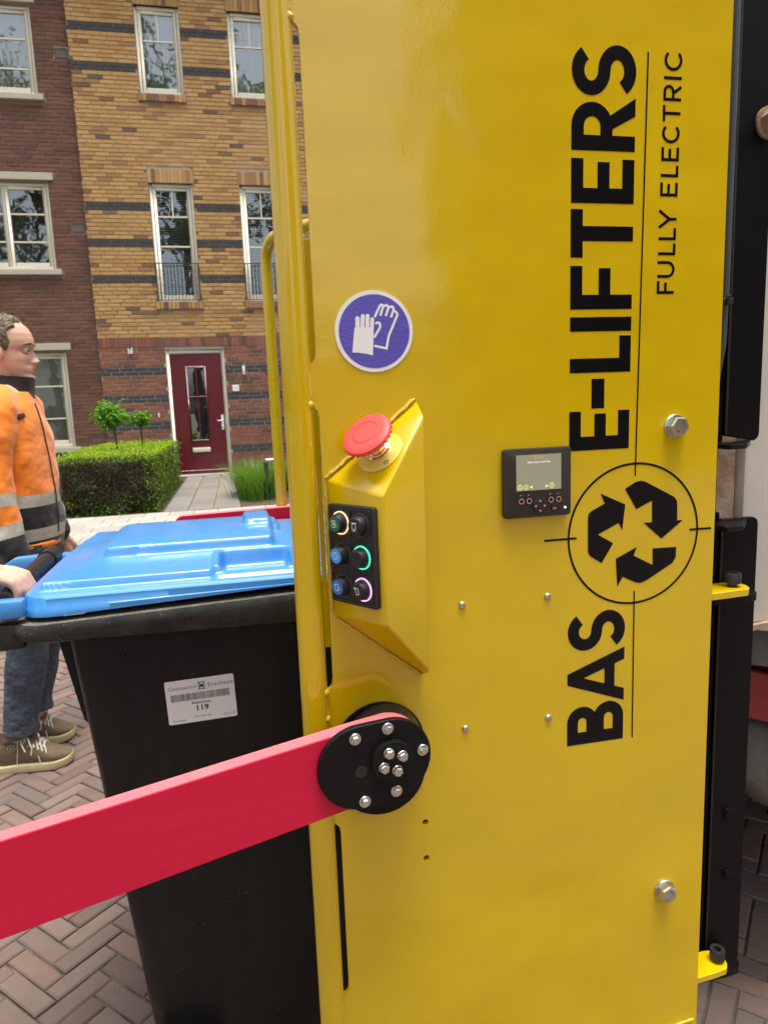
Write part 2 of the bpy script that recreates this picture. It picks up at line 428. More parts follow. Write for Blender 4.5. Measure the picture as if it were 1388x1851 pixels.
class MB:
    def __init__(s):
        s.v = []; s.f = []; s.m = []

    def add(s, verts, faces, mi=0):
        o = len(s.v)
        s.v += [tuple(v) for v in verts]
        s.f += [tuple(i + o for i in f) for f in faces]
        s.m += [mi] * len(faces)
        return s

    def box(s, a, b, mi=0):
        x0, y0, z0 = a; x1, y1, z1 = b
        return s.add([(x0, y0, z0), (x1, y0, z0), (x1, y1, z0), (x0, y1, z0), (x0, y0, z1), (x1, y0, z1), (x1, y1, z1), (x0, y1, z1)],
                     [(0, 3, 2, 1), (4, 5, 6, 7), (0, 1, 5, 4), (1, 2, 6, 5), (2, 3, 7, 6), (3, 0, 4, 7)], mi)

    def tube(s, pts, rad, n=14, mi=0, ref=(0, 0, 1), cap=True, mats=None, sup=1.0):
        pts = [Vector(p) for p in pts]
        k = len(pts)
        rings = []
        ref = Vector(ref)
        u = None
        for i, p in enumerate(pts):
            t = (pts[min(i + 1, k - 1)] - pts[max(i - 1, 0)]).normalized()
            if u is None:
                u = ref - t * ref.dot(t)
                if u.length < 1e-4:
                    u = Vector((1, 0, 0)) - t * t.x
                u.normalize()
            else:
                u = (u - t * u.dot(t)).normalized()
            w = t.cross(u)
            r = rad[i] if isinstance(rad, (list, tuple)) and not isinstance(rad, float) else rad
            a, b = (r if isinstance(r, (list, tuple)) else (r, r))
            ring = []
            for j in range(n):
                an = 2 * PI * j / n
                ca, sa = math.cos(an), math.sin(an)
                if sup != 1.0:
                    ca = math.copysign(abs(ca) ** sup, ca); sa = math.copysign(abs(sa) ** sup, sa)
                ring.append(p + u * (a * ca) + w * (b * sa))
            rings.append(ring)
        o = len(s.v)
        for r in rings:
            s.v += [tuple(q) for q in r]
        for i in range(k - 1):
            for j in range(n):
                s.f.append((o + i * n + j, o + i * n + (j + 1) % n, o + (i + 1) * n + (j + 1) % n, o + (i + 1) * n + j))
                s.m.append(mats[i] if mats else mi)
        if cap:
            s.f.append(tuple(o + j for j in reversed(range(n)))); s.m.append(mats[0] if mats else mi)
            s.f.append(tuple(o + (k - 1) * n + j for j in range(n))); s.m.append(mats[-1] if mats else mi)
        return s

    def lathe(s, prof, o, axis, n=24, mi=0, capa=True, capb=True):
        """prof: [(h, r)] along axis from o"""
        axis = Vector(axis).normalized()
        o = Vector(o)
        u = axis.orthogonal().normalized()
        w = axis.cross(u)
        base = len(s.v)
        for h, r in prof:
            for j in range(n):
                a = 2 * PI * j / n
                s.v.append(tuple(o + axis * h + u * (r * math.cos(a)) + w * (r * math.sin(a))))
        k = len(prof)
        for i in range(k - 1):
            for j in range(n):
                s.f.append((base + i * n + j, base + i * n + (j + 1) % n, base + (i + 1) * n + (j + 1) % n, base + (i + 1) * n + j)); s.m.append(mi)
        if capa:
            s.f.append(tuple(base + j for j in reversed(range(n)))); s.m.append(mi)
        if capb:
            s.f.append(tuple(base + (k - 1) * n + j for j in range(n))); s.m.append(mi)
        return s

    def ellipsoid(s, c, r, n=16, k=10, mi=0):
        c = Vector(c)
        base = len(s.v)
        for i in range(1, k):
            th = PI * i / k
            for j in range(n):
                ph = 2 * PI * j / n
                s.v.append((c.x + r[0] * math.sin(th) * math.cos(ph), c.y + r[1] * math.sin(th) * math.sin(ph), c.z + r[2] * math.cos(th)))
        top = len(s.v); s.v.append((c.x, c.y, c.z + r[2]))
        bot = len(s.v); s.v.append((c.x, c.y, c.z - r[2]))
        for i in range(k - 2):
            for j in range(n):
                s.f.append((base + i * n + j, base + (i + 1) * n + j, base + (i + 1) * n + (j + 1) % n, base + i * n + (j + 1) % n)); s.m.append(mi)
        for j in range(n):
            s.f.append((top, base + j, base + (j + 1) % n)); s.m.append(mi)
            s.f.append((bot, base + (k - 2) * n + (j + 1) % n, base + (k - 2) * n + j)); s.m.append(mi)
        return s

    def prism(s, loops, fn, d0, d1, mi=0, side=None):
        """extruded 2D polygon with holes; loops[0] outer. fn(a,b,d)->xyz"""
        side = mi if side is None else side
        loops = [[Vector((p[0], p[1], 0)) for p in lp] for lp in loops]
        tris = tessellate_polygon(loops)
        flat = [p for lp in loops for p in lp]
        n = len(flat)
        o = len(s.v)
        s.v += [tuple(fn(p.x, p.y, d0)) for p in flat] + [tuple(fn(p.x, p.y, d1)) for p in flat]
        for t in tris:
            s.f.append((o + t[0], o + t[1], o + t[2])); s.m.append(mi)
            s.f.append((o + n + t[2], o + n + t[1], o + n + t[0])); s.m.append(mi)
        b = 0
        for lp in loops:
            k = len(lp)
            for i in range(k):
                i2 = (i + 1) % k
                s.f.append((o + b + i, o + b + i2, o + n + b + i2, o + n + b + i)); s.m.append(side)
            b += k
        return s

    def build(s, name, mats, parent=None, bevel=None, smooth=35, fixn=True, base=None):
        me = bpy.data.meshes.new(name)
        off = root_loc(parent)
        me.from_pydata([(v[0] - off.x, v[1] - off.y, v[2] - off.z) for v in s.v], [], s.f)
        mats = mats if isinstance(mats, (list, tuple)) else [mats]
        for m in mats:
            me.materials.append(m)
        if len(mats) > 1:
            me.polygons.foreach_set('material_index', s.m)
        if fixn or bevel:
            bm = bmesh.new()
            bm.from_mesh(me)
            if fixn:
                bmesh.ops.recalc_face_normals(bm, faces=bm.faces)
            if bevel:
                bmesh.ops.remove_doubles(bm, verts=bm.verts, dist=1e-6)
                bmesh.ops.dissolve_limit(bm, angle_limit=R(1), verts=bm.verts, edges=bm.edges, delimit={'MATERIAL'})
                ed = [e for e in bm.edges if len(e.link_faces) == 2 and e.calc_face_angle(0) > R(28)]
                bmesh.ops.bevel(bm, geom=ed, offset=bevel[0], segments=bevel[1], profile=0.5, affect='EDGES', clamp_overlap=True)
            bm.to_mesh(me)
            bm.free()
        if smooth:
            me.polygons.foreach_set('use_smooth', [True] * len(me.polygons))
            me.set_sharp_from_angle(angle=R(smooth))
        ob = bpy.data.objects.new(name, me)
        COL.objects.link(ob)
        if parent:
            ob.parent = parent
        elif base is not None:
            for vv in me.vertices:
                vv.co -= Vector(base)
            ob.location = base
        return ob


def root_loc(o):
    if o is None:
        return Vector((0, 0, 0))
    while o.parent:
        o = o.parent
    return o.location.copy()


def empty(name, loc, label, cat, group=None):
    o = bpy.data.objects.new(name, None)
    o.empty_display_size = 0.1
    COL.objects.link(o)
    o.location = loc
    o['label'] = label
    o['category'] = cat
    if group:
        o['group'] = group
    return o


def tag(o, label=None, cat=None, group=None, kind=None):
    if label: o['label'] = label
    if cat: o['category'] = cat
    if group: o['group'] = group
    if kind: o['kind'] = kind
    return o


def link_mesh(name, me, loc, parent, rot=None):
    o = bpy.data.objects.new(name, me)
    COL.objects.link(o)
    o.parent = parent
    o.location = Vector(loc) - root_loc(parent)
    if rot:
        o.rotation_euler = rot
    return o


def rrect(x0, x1, z0, z1, r, k=5):
    pts = []
    for cx, cz, a0 in ((x1 - r, z1 - r, 0), (x0 + r, z1 - r, 90), (x0 + r, z0 + r, 180), (x1 - r, z0 + r, 270)):
        for i in range(k + 1):
            a = R(a0 + 90 * i / k)
            pts.append((cx + r * math.cos(a), cz + r * math.sin(a)))
    return pts


def hull(pts):
    pts = sorted(set((round(p[0], 7), round(p[1], 7)) for p in pts))
    def half(ps):
        h = []
        for p in ps:
            while len(h) > 1 and (h[-1][0] - h[-2][0]) * (p[1] - h[-2][1]) - (h[-1][1] - h[-2][1]) * (p[0] - h[-2][0]) <= 0:
                h.pop()
            h.append(p)
        return h
    lo, hi = half(pts), half(pts[::-1])
    return lo[:-1] + hi[:-1]


def circ(cx, cz, r, n=32):
    return [(cx + r * math.cos(2 * PI * i / n), cz + r * math.sin(2 * PI * i / n)) for i in range(n)]


def XZ(y):                                  # map (x,z,d) -> world with depth d in Y
    return lambda a, b, d: (a, y + d, b)


def ribbon(path, th, closed=False):
    """polyline -> list of quads (2D) of width th with mitred joints"""
    p = [Vector((a[0], a[1])) for a in path]
    k = len(p)
    L, Rr = [], []
    for i in range(k):
        if closed:
            a, b = p[i - 1], p[(i + 1) % k]
        else:
            a, b = p[max(i - 1, 0)], p[min(i + 1, k - 1)]
        d1 = (p[i] - a).normalized() if (p[i] - a).length > 1e-9 else (b - p[i]).normalized()
        d2 = (b - p[i]).normalized() if (b - p[i]).length > 1e-9 else d1
        n1 = Vector((-d1.y, d1.x)); n2 = Vector((-d2.y, d2.x))
        mth = (n1 + n2)
        mth = mth.normalized() if mth.length > 1e-6 else n1
        sc = th / 2 / max(0.35, mth.dot(n1))
        L.append(p[i] + mth * sc); Rr.append(p[i] - mth * sc)
    q = []
    for i in range(k if closed else k - 1):
        j = (i + 1) % k
        q.append([L[i], L[j], Rr[j], Rr[i]])
    return q


def flat(mb, polys, fn, d, mi=0):
    """flat 2D polygons (convex or simple) mapped by fn at depth d"""
    for pl in polys:
        if len(pl) <= 4:
            mb.add([fn(p[0], p[1], d) for p in pl], [tuple(range(len(pl)))], mi)
        else:
            tr = tessellate_polygon([[Vector((p[0], p[1], 0)) for p in pl]])
            mb.add([fn(p[0], p[1], d) for p in pl], [tuple(t) for t in tr], mi)


def arc(cx, cy, rx, ry, a0, a1, n=12):
    return [(cx + rx * math.cos(R(a0 + (a1 - a0) * i / n)), cy + ry * math.sin(R(a0 + (a1 - a0) * i / n))) for i in range(n + 1)]


def orient_flat(ob, nrm):
    """make sure flat decals face nrm"""
    me = ob.data
    nrm = Vector(nrm)
    if any(p.normal.dot(nrm) < 0 for p in me.polygons):
        bm = bmesh.new(); bm.from_mesh(me)
        for f in bm.faces:
            f.normal_update()
            if f.normal.dot(nrm) < 0:
                f.normal_flip()
        bm.to_mesh(me); bm.free()
    return ob


def text_obj(name, body, size, o, rt, up, m, parent, align='CENTER', bold=0.0, spacing=1.0):
    cu = bpy.data.curves.new(name, 'FONT')
    cu.body = body
    cu.size = size
    cu.align_x = align
    cu.align_y = 'CENTER'
    cu.offset = bold
    cu.space_character = spacing
    cu.resolution_u = 3
    t = bpy.data.objects.new(name, cu)
    COL.objects.link(t)
    dg = bpy.context.evaluated_depsgraph_get()
    me = bpy.data.meshes.new_from_object(t.evaluated_get(dg))
    bpy.data.objects.remove(t)
    rt = Vector(rt).normalized(); up = Vector(up).normalized(); o = Vector(o) - root_loc(parent)
    for v in me.vertices:
        v.co = o + rt * v.co.x + up * v.co.y
    me.materials.clear(); me.materials.append(m)
    ob = bpy.data.objects.new(name, me)
    COL.objects.link(ob)
    ob.parent = parent
    return ob


rnd = random.Random(7)


def choice_w(rs, weights):
    return rs.choices(range(len(weights)), weights)[0]


# ------------------------------------------------------------------ ground, road, pavement
mb = MB().add([(-150, -150, -0.06), (150, -150, -0.06), (150, 150, -0.06), (-150, 150, -0.06)], [(0, 1, 2, 3)])
tag(mb.build('ground', LAWN), kind='structure')
road = MB().add([(-60, -7, -0.009), (60, -7, -0.009), (60, 7.2, -0.009), (-60, 7.2, -0.009)], [(0, 1, 2, 3)]).build('road', ROADM)
tag(road, kind='structure')

PW = 0.0565


def paver_shape(L, W, H=0.05, c=0.004):
    m = MB()
    v = []
    for (dx, z) in ((0, -H), (0, -c), (c, 0)):
        v += [(-L / 2 + dx, -W / 2 + dx, z), (L / 2 - dx, -W / 2 + dx, z), (L / 2 - dx, W / 2 - dx, z), (-L / 2 + dx, W / 2 - dx, z)]
    f = [(8, 9, 10, 11)]
    for k in (0, 4):
        for i in range(4):
            f.append((k + i, k + (i + 1) % 4, k + 4 + (i + 1) % 4, k + 4 + i))
    return v, f


pv, pf = paver_shape(3 * PW - 0.005, PW - 0.005)
pmesh = []
for i, m in enumerate(PV):
    me = bpy.data.meshes.new('paver')
    me.from_pydata(pv, [], pf)
    me.materials.append(m)
    pmesh.append(me)
n3 = 3
pav = []
c45 = math.cos(R(45))
for a in range(-150, 151):
    for k in range(-34, 35):
        # horizontal brick: y=a, x from a+2n*k ; vertical: x=a, y from a-2n+1+2n*k
        for ver in (0, 1):
            if ver == 0:
                gx, gy = a + 2 * n3 * k + n3 / 2, a + 0.5
            else:
                gx, gy = a + 0.5, a - 2 * n3 + 1 + 2 * n3 * k + n3 / 2
            gx *= PW; gy *= PW
            x = (gx - gy) * c45 - 0.03
            y = (gx + gy) * c45 + 3.5
            if -4.0 < x < 4.5 and 0.3 < y < 7.1:
                pav.append((x, y, R(45) + (PI / 2 if ver else 0)))


def pav_vis(p):
    x, y, a = p
    # seen left of the bin or under the truck
    l = (x < -0.15) and (x > -0.62 - 0.32 * (y - 1.5)) and 1.35 < y < 4.5 and x < -0.2 - 0.1 * (y - 1.5)
    r = x > 0.78 and y < 2.3 and x < 1.9 and y > 0.85
    return l or r


vis = sorted([p for p in pav if pav_vis(p)], key=lambda p: p[0] ** 2 + p[1] ** 2)
visset = set(vis[:300])
st = MB()
rp = random.Random(11)
for p in pav:
    t = choice_w(rp, PVW)
    dz = rp.uniform(-0.005, 0.002)
    ang = p[2] + rp.uniform(-0.012, 0.012)
    if p in visset:
        o = link_mesh('paver', pmesh[t], (p[0], p[1], dz), road)
        o.rotation_euler = (rp.uniform(-.012, .012), rp.uniform(-.008, .008), ang)
    else:
        ca, sa = math.cos(ang), math.sin(ang)
        st.add([(p[0] + v[0] * ca - v[1] * sa, p[1] + v[0] * sa + v[1] * ca, dz + v[2]) for v in pv], pf, t)
tag(st.build('paver_field', PV, road, smooth=None, fixn=False), kind='stuff')

# kerb and pavement
pave = MB().box((-60, 7.35, -0.05), (60, 9.12, 0.055)).build('pavement', MORT)
tag(pave, kind='structure')
kerb = MB().box((-60, 7.212, -0.05), (60, 7.342, 0.04)).build('kerb', KERB)
tag(kerb, kind='structure')
kme = MB().box((-0.495, -0.065, 0), (0.495, 0.065, 0.062)).build('tmp', KERB, bevel=(0.012, 2))
kmesh = kme.data; bpy.data.objects.remove(kme)
for i in range(-5, 4):
    link_mesh('kerb_stone', kmesh, (i + 0.5, 7.277, 0.041), kerb)
tmesh = []
for m in TL + PTILE:
    t = MB().box((-0.1465, -0.1465, 0), (0.1465, 0.1465, 0.045)).build('tmp', m, bevel=(0.004, 1))
    tmesh.append(t.data); bpy.data.objects.remove(t)
for i in range(-17, 8):
    for j in range(6):
        o = link_mesh('pavement_tile', tmesh[rp.randrange(3)], (i * 0.298 + (0.149 if j % 2 else 0), 7.35 + 0.149 + j * 0.295, 0.055 + rp.uniform(0, .003)), pave)
        o.rotation_euler = (rp.uniform(-.006, .006), rp.uniform(-.006, .006), 0)
gard = MB().box((-60, 9.13, -0.05), (60, 14.3, 0.075)).build('garden_ground', SOIL)
tag(gard, kind='structure')
gpath = MB().box((-1.0, 9.14, 0.0), (-0.02, 13.9, 0.085)).build('path', MORT)
tag(gpath, kind='structure')
for i in range(3):
    for j in range(16):
        link_mesh('path_tile', tmesh[3 + rp.randrange(3)], (-1.0 + 0.165 + i * 0.325, 9.29 + j * 0.296, 0.06 + rp.uniform(0, .003)), gpath)


def blade_mesh(mb, x, y, z, h, lean, az, w, mi, rs):
    dx, dy = math.cos(az), math.sin(az)
    px, py = -dy * w / 2, dx * w / 2
    pts = []
    for i in range(4):
        t = i / 3
        ox = lean * t * t * h
        pts.append((x + dx * ox, y + dy * ox, z + h * (t - 0.25 * lean * t * t)))
    v = []
    for i, p in enumerate(pts):
        k = 1 - i / 3.3
        v += [(p[0] + px * k, p[1] + py * k, p[2]), (p[0] - px * k, p[1] - py * k, p[2])]
    mb.add(v, [(0, 1, 3, 2), (2, 3, 5, 4), (4, 5, 7, 6)], mi)


rs = random.Random(3)
gm = MB()
for i in range(1500):
    x = rs.uniform(-3.2, 0.6)
    if rs.random() > 0.35 + 0.65 * (0.5 + 0.5 * math.sin(x * 5.3) * math.cos(x * 2.1)):
        continue
    blade_mesh(gm, x, 7.19 + rs.gauss(0, .03), -0.01, rs.uniform(.03, .09), rs.uniform(.2, .9), rs.uniform(0, 6.28), .006, rs.randrange(2), rs)
tag(gm.build('kerb_weeds', [GRASSM, LGREEN], smooth=None, fixn=False), 'thin strip of weeds and grass along the kerb', 'grass', kind='stuff')
gm = MB()
for i in range(500):
    p = vis[rs.randrange(len(vis))]
    if rs.random() < 0.75:
        continue
    x, y = p[0] + rs.uniform(-.1, .1), p[1] + rs.uniform(-.1, .1)
    # keep to the joints
    for j in range(3):
        blade_mesh(gm, p[0] + math.cos(p[2] + PI / 2) * PW / 2 + math.cos(p[2]) * rs.uniform(-.09, .09), p[1] + math.sin(p[2] + PI / 2) * PW / 2 + math.sin(p[2]) * rs.uniform(-.09, .09), -0.008, rs.uniform(.006, .015), .5, rs.uniform(0, 6.28), .003, 0, rs)
tag(gm.build('joint_moss', [LGREEN], smooth=None, fixn=False), 'specks of moss in the joints of the brick road', 'moss', kind='stuff')

# ------------------------------------------------------------------ houses
BL, BP, JT = 0.238, 0.250, 0.0125


def wall_with_openings(x0, x1, z0, z1, y0, y1, ops, m, parent, name='wall'):
    xs = sorted({x0, x1} | {o[0] for o in ops if x0 < o[0] < x1} | {o[1] for o in ops if x0 < o[1] < x1})
    mb = MB()
    for a, b in zip(xs[:-1], xs[1:]):
        mid = (a + b) / 2
        cut = sorted([(o[2], o[3]) for o in ops if o[0] < mid < o[1]])
        z = z0
        for c in cut:
            if c[0] > z:
                mb.box((a, y0, z), (b, y1, c[0]))
            z = max(z, c[1])
        if z < z1:
            mb.box((a, y0, z), (b, y1, z1))
    bm_ob = mb.build(name, m, parent, smooth=None)
    return bm_ob


def lay_bricks(x0, x1, zstart, rows, CH, yfront, ops, pal, w, bandrows, rs, out, xoff=0.0):
    BH = CH - JT
    for k in range(rows):
        za = zstart + k * CH
        zb = za + BH
        segs = [(x0, x1)]
        for o in ops:
            ov = min(zb, o[3]) - max(za, o[2])
            if ov > 0.004:
                ns = []
                for s0, s1 in segs:
                    if o[0] >= s1 or o[1] <= s0:
                        ns.append((s0, s1))
                    else:
                        if o[0] - s0 > 0.02: ns.append((s0, o[0] - 0.006))
                        if s1 - o[1] > 0.02: ns.append((o[1] + 0.006, s1))
                segs = ns
        off = (0.5 * (k % 2) + 0.13 * ((k * 7) % 3)) * BP + xoff
        for s0, s1 in segs:
            i0 = math.floor((s0 - off) / BP)
            x = off + i0 * BP
            while x < s1:
                a, b = max(x, s0), min(x + BL, s1)
                if b - a > 0.035:
                    t = -1 if k in bandrows else choice_w(rs, w)
                    out.append((a, b, za, zb, t, yfront - rs.uniform(0, 0.003)))
                x += BP


def place_bricks(bricks, parent, pal, band_index, select, depth=0.09, limit=300):
    """full bricks chosen by select become brick objects; the rest one stuff mesh"""
    full = [b for b in bricks if abs((b[1] - b[0]) - BL) < 1e-6 and select(b)]
    full.sort(key=lambda b: (b[0] ** 2 + 196 + (b[2] - 1.37) ** 2))
    chosen = set(full[:limit])
    cache = {}

    def brick_mesh(t, BH):
        key = (t, round(BH, 4))
        if key not in cache:
            o = MB().box((-BL / 2, 0, -BH / 2), (BL / 2, depth, BH / 2)).build('brick', pal[t], bevel=(0.004, 1))
            cache[key] = o.data
            bpy.data.objects.remove(o)
        return cache[key]
    st = MB()
    for b in bricks:
        t = band_index if b[4] < 0 else b[4]
        if b in chosen:
            link_mesh('brick', brick_mesh(t, b[3] - b[2]), ((b[0] + b[1]) / 2, b[5], (b[2] + b[3]) / 2), parent)
        else:
            st.add([(b[0], b[5], b[2]), (b[1], b[5], b[2]), (b[1], b[5], b[3]), (b[0], b[5], b[3]),
                    (b[0], b[5] + depth, b[2]), (b[1], b[5] + depth, b[2]), (b[1], b[5] + depth, b[3]), (b[0], b[5] + depth, b[3])],
                   [(0, 1, 2, 3), (0, 4, 5, 1), (1, 5, 6, 2), (2, 6, 7, 3), (3, 7, 4, 0)], t)
    if st.v:
        tag(st.build('brickwork', pal, parent, smooth=None, fixn=True), kind='stuff')


def solders(x0, x1, z0, z1, y, pal, w, rs, out):
    n = max(1, round((x1 - x0) / 0.071))
    p = (x1 - x0) / n
    for i in range(n):
        out.append((x0 + i * p + 0.004, x0 + (i + 1) * p - 0.005, z0 + 0.004, z1 - 0.006, choice_w(rs, w), y - rs.uniform(0, .003)))


def rect_frame(mb, x0, x1, z0, z1, y0, y1, t, mi=0, tb=None):
    tb = t if tb is None else tb
    mb.box((x0, y0, z0), (x0 + t, y1, z1), mi)
    mb.box((x1 - t, y0, z0), (x1, y1, z1), mi)
    mb.box((x0 + t, y0, z1 - t), (x1 - t, y1, z1), mi)
    mb.box((x0 + t, y0, z0), (x1 - t, y1, z0 + tb), mi)


def window(parent, x0, x1, z0, z1, yw, hbars, vbar_top=None, style='plain', leaves=1, glass=GLASS):
    """frame set back from the wall face yw, sash, glazing bars, panes, room box behind. hbars: heights of horizontal bars"""
    ya = yw + 0.045
    f = MB()
    rect_frame(f, x0, x1, z0, z1, ya, ya + 0.09, 0.055)
    w = f.build('window', CREAM, parent, bevel=(0.004, 1))
    lw = (x1 - x0 - 0.11) / leaves
    for li in range(leaves):
        a = x0 + 0.055 + li * lw
        b = a + lw
        g = MB()
        rect_frame(g, a + 0.004, b - 0.004, z0 + 0.058, z1 - 0.058, ya + 0.015, ya + 0.075, 0.058, tb=0.07)
        g.build('sash', CREAM, w, bevel=(0.004, 1))
        ia, ib, ja, jb = a + 0.062, b - 0.062, z0 + 0.128, z1 - 0.116
        bars = MB()
        zs = [ja] + list(hbars) + [jb]
        for h in hbars:
            bars.box((ia, ya + 0.03, h - 0.014), (ib, ya + 0.06, h + 0.014))
        if vbar_top is not None:
            mid = (ia + ib) / 2
            bars.box((mid - 0.012, ya + 0.031, hbars[-1] + 0.0145 if hbars else ja), (mid + 0.012, ya + 0.059, jb))
        if bars.v:
            bars.build('glazing_bar', CREAM, w, smooth=None)
        for i in range(len(zs) - 1):
            cols = [(ia, ib)]
            if vbar_top is not None and i == len(zs) - 2:
                mid = (ia + ib) / 2
                cols = [(ia, mid), (mid, ib)]
            for ca, cb in cols:
                MB().box((ca, ya + 0.042, zs[i]), (cb, ya + 0.048, zs[i + 1])).build('pane', glass, w, smooth=None)
    # room behind
    d = 0.9
    rm = MB()
    yb = ya + 0.1
    rm.add([(x0, yb, z0), (x1, yb, z0), (x1, yb, z1), (x0, yb, z1), (x0, yb + d, z0), (x1, yb + d, z0), (x1, yb + d, z1), (x0, yb + d, z1)],
           [(0, 1, 5, 4), (1, 2, 6, 5), (2, 3, 7, 6), (3, 0, 4, 7), (4, 5, 6, 7)])
    rm.build('room_reveal', ROOM, w, smooth=None)
    if style == 'curtain':
        c = MB()
        n = 26
        v = []
        for i in range(n + 1):
            xx = x0 + 0.06 + (x1 - x0 - 0.12) * i / n
            yy = yb + 0.025 + 0.014 * math.sin(i * 1.9)
            v += [(xx, yy, z0 + 0.08), (xx, yy, z1 - 0.06)]
        c.add(v, [(2 * i, 2 * i + 2, 2 * i + 3, 2 * i + 1) for i in range(n)])
        c.build('curtain', CURT, w)
    if style == 'blind':
        z = z1 - 0.12
        me = MB().add([(x0 + 0.1, 0, 0), (x1 - 0.1, 0, 0), (x1 - 0.1, 0.024, 0.02), (x0 + 0.1, 0.024, 0.02)], [(0, 1, 2, 3)]).build('tmp', BLIND, smooth=None)
        sm = me.data; bpy.data.objects.remove(me)
        while z > z0 + 0.35:
            o = link_mesh('blind_slat', sm, (0, yb + 0.02, z), w)
            z -= 0.045
    return w


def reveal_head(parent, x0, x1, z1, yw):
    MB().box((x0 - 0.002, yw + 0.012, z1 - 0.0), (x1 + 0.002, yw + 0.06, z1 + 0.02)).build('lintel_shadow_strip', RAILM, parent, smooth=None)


FY = 14.0
hy = empty('brick_house', (-0.4, FY, 0), 'yellow brick townhouse with dark grey bands and a dark red front door', 'house')
wins_y = [(-1.27, -0.50, 7.03, 8.49), (0.345, 1.115, 7.03, 8.49), (-1.262, -0.485, 3.41, 5.52), (0.365, 1.14, 3.41, 5.52)]
door_o = (-1.22, -0.13, 0.10, 2.53)
XR = 5.0
ops_y = wins_y + [door_o]
wall_with_openings(-2.40, XR, 2.58, 9.4, FY + 0.008, FY + 0.34, ops_y, MORT, hy, 'wall')
wall_with_openings(-2.40, XR, 0.0, 2.579, FY + 0.007, FY + 0.34, ops_y, MORTL, hy, 'wall')
# plain continuation of the facade hidden behind the lifter and the truck
MB().box((XR + 0.002, FY + 0.004, 0.0), (8.5, FY + 0.33, 9.4)).build('wall_end', YB[0], hy, smooth=None)
rs = random.Random(21)
PALY = YB + RB + GB
GI = len(PALY) - 1
up, lo = [], []
slots = [(-1.30, -0.45, 3.275, 3.41), (0.335, 1.175, 3.275, 3.41), (-1.30, -0.47, 6.90, 7.03), (0.315, 1.145, 6.90, 7.03),
         (-1.27, -0.45, 5.525, 5.765), (0.345, 1.175, 5.525, 5.765), (-1.28, -0.49, 8.495, 8.735), (0.335, 1.125, 8.495, 8.735)]
lay_bricks(-2.40, XR, 2.76, 93, 0.0711, FY, ops_y + slots, YB, YBW, {14, 15, 23, 24, 32, 33, 65, 66, 74, 75}, rs, up)
lay_bricks(-2.40, XR, 0.02, 35, 0.0733, FY, ops_y, RB, RBW, {7, 8, 14, 15, 21, 22, 28, 29}, rs, lo)
lo = [(b[0], b[1], b[2], b[3], b[4] + len(YB) if b[4] >= 0 else -1, b[5]) for b in lo]
sol = []
for s_ in slots[4:]:
    solders(s_[0], s_[1], s_[2], s_[3], FY - 0.002, YB, [30, 20, 34, 14, 4, 0], rs, sol)
for s_ in slots[:4]:
    solders(s_[0], s_[1], s_[2], s_[3], FY - 0.045, YB, [10, 6, 24, 24, 20, 4], rs, sol)
sr = []
for a, b in ((-2.40, XR),):
    solders(a, b, 2.585, 2.755, FY - 0.004, RB, RBW, rs, sr)
sr = [(b[0], b[1], b[2], b[3], b[4] + len(YB), b[5]) for b in sr]
sr = [b for b in sr if not (b[0] > -1.22 and b[1] < -0.13 and False)]
place_bricks(up + lo + sol + sr, hy, PALY, GI, lambda b: b[0] > -2.38 and b[1] < 0.75 and b[2] > 0.92 and b[2] < 5.2)
MB().box((-2.45, FY - 0.35, 9.4), (8.5, FY + 0.4, 9.62)).build('eaves', CREAM, hy, smooth=None)
MB().add([(-2.45, FY - 0.4, 9.63), (8.5, FY - 0.4, 9.63), (8.5, FY + 5, 13.2), (-2.45, FY + 5, 13.2)], [(0, 1, 2, 3)]).build('roof', ROOF, hy, smooth=None)
for i, o in enumerate(wins_y):
    if i < 2:
        window(hy, *o, FY, [7.94], 1, 'curtain')
    else:
        w = window(hy, *o, FY, [4.42, 4.95], 1, 'blind')
        r = MB()
        xa, xb, z0, z1 = o[0] - 0.01, o[1] + 0.01, o[2] + 0.03, 4.10
        r.tube([(xa, FY - 0.03, z1), (xb, FY - 0.03, z1)], 0.009, 6)
        r.tube([(xa, FY - 0.03, z0), (xb, FY - 0.03, z0)], 0.008, 6)
        for q in range(1, 5):
            zz = z0 + (z1 - z0) * q / 5
            r.tube([(xa, FY - 0.03, zz), (xb, FY - 0.03, zz)], 0.003, 4)
        nb = 12
        for q in range(nb + 1):
            xx = xa + 0.02 + (xb - xa - 0.04) * q / nb
            r.tube([(xx, FY - 0.03, z0), (xx, FY - 0.03, z1)], 0.005 if q % nb else 0.009, 5)
        for xx in (xa, xb):
            for zz in (z0 + 0.06, z1 - 0.1):
                r.tube([(xx, FY - 0.03, zz), (xx, FY + 0.03, zz)], 0.012, 6)
        r.build('balcony_railing', RAILM, hy)
    reveal_head(hy, o[0], o[1], o[3], FY)
# door
d = MB()
rect_frame(d, door_o[0], door_o[1], 0.10, 2.53, FY + 0.03, FY + 0.12, 0.065, tb=0.03)
d.build('door_frame', CREAM, hy, bevel=(0.004, 1))
lx0, lx1, lz0, lz1 = -1.15, -0.20, 0.15, 2.455
gx0, gx1, gz0, gz1 = -0.85, -0.53, 0.80, 2.18
dl = MB()
dl.prism([[(lx0, lz0), (lx1, lz0), (lx1, lz1), (lx0, lz1)], [(gx0, gz0), (gx0, gz1), (gx1, gz1), (gx1, gz0)]], XZ(FY + 0.05), 0, 0.05)
leaf = dl.build('door', DOOR, hy, smooth=None)
tr = MB()
rect_frame(tr, gx0 - 0.035, gx1 + 0.035, gz0 - 0.035, gz1 + 0.035, FY + 0.036, FY + 0.049, 0.035)
tr.box((-0.70, FY + 0.04, gz0), (-0.675, FY + 0.06, gz1))
tr.box((gx0, FY + 0.041, 1.62), (gx1, FY + 0.059, 1.645))
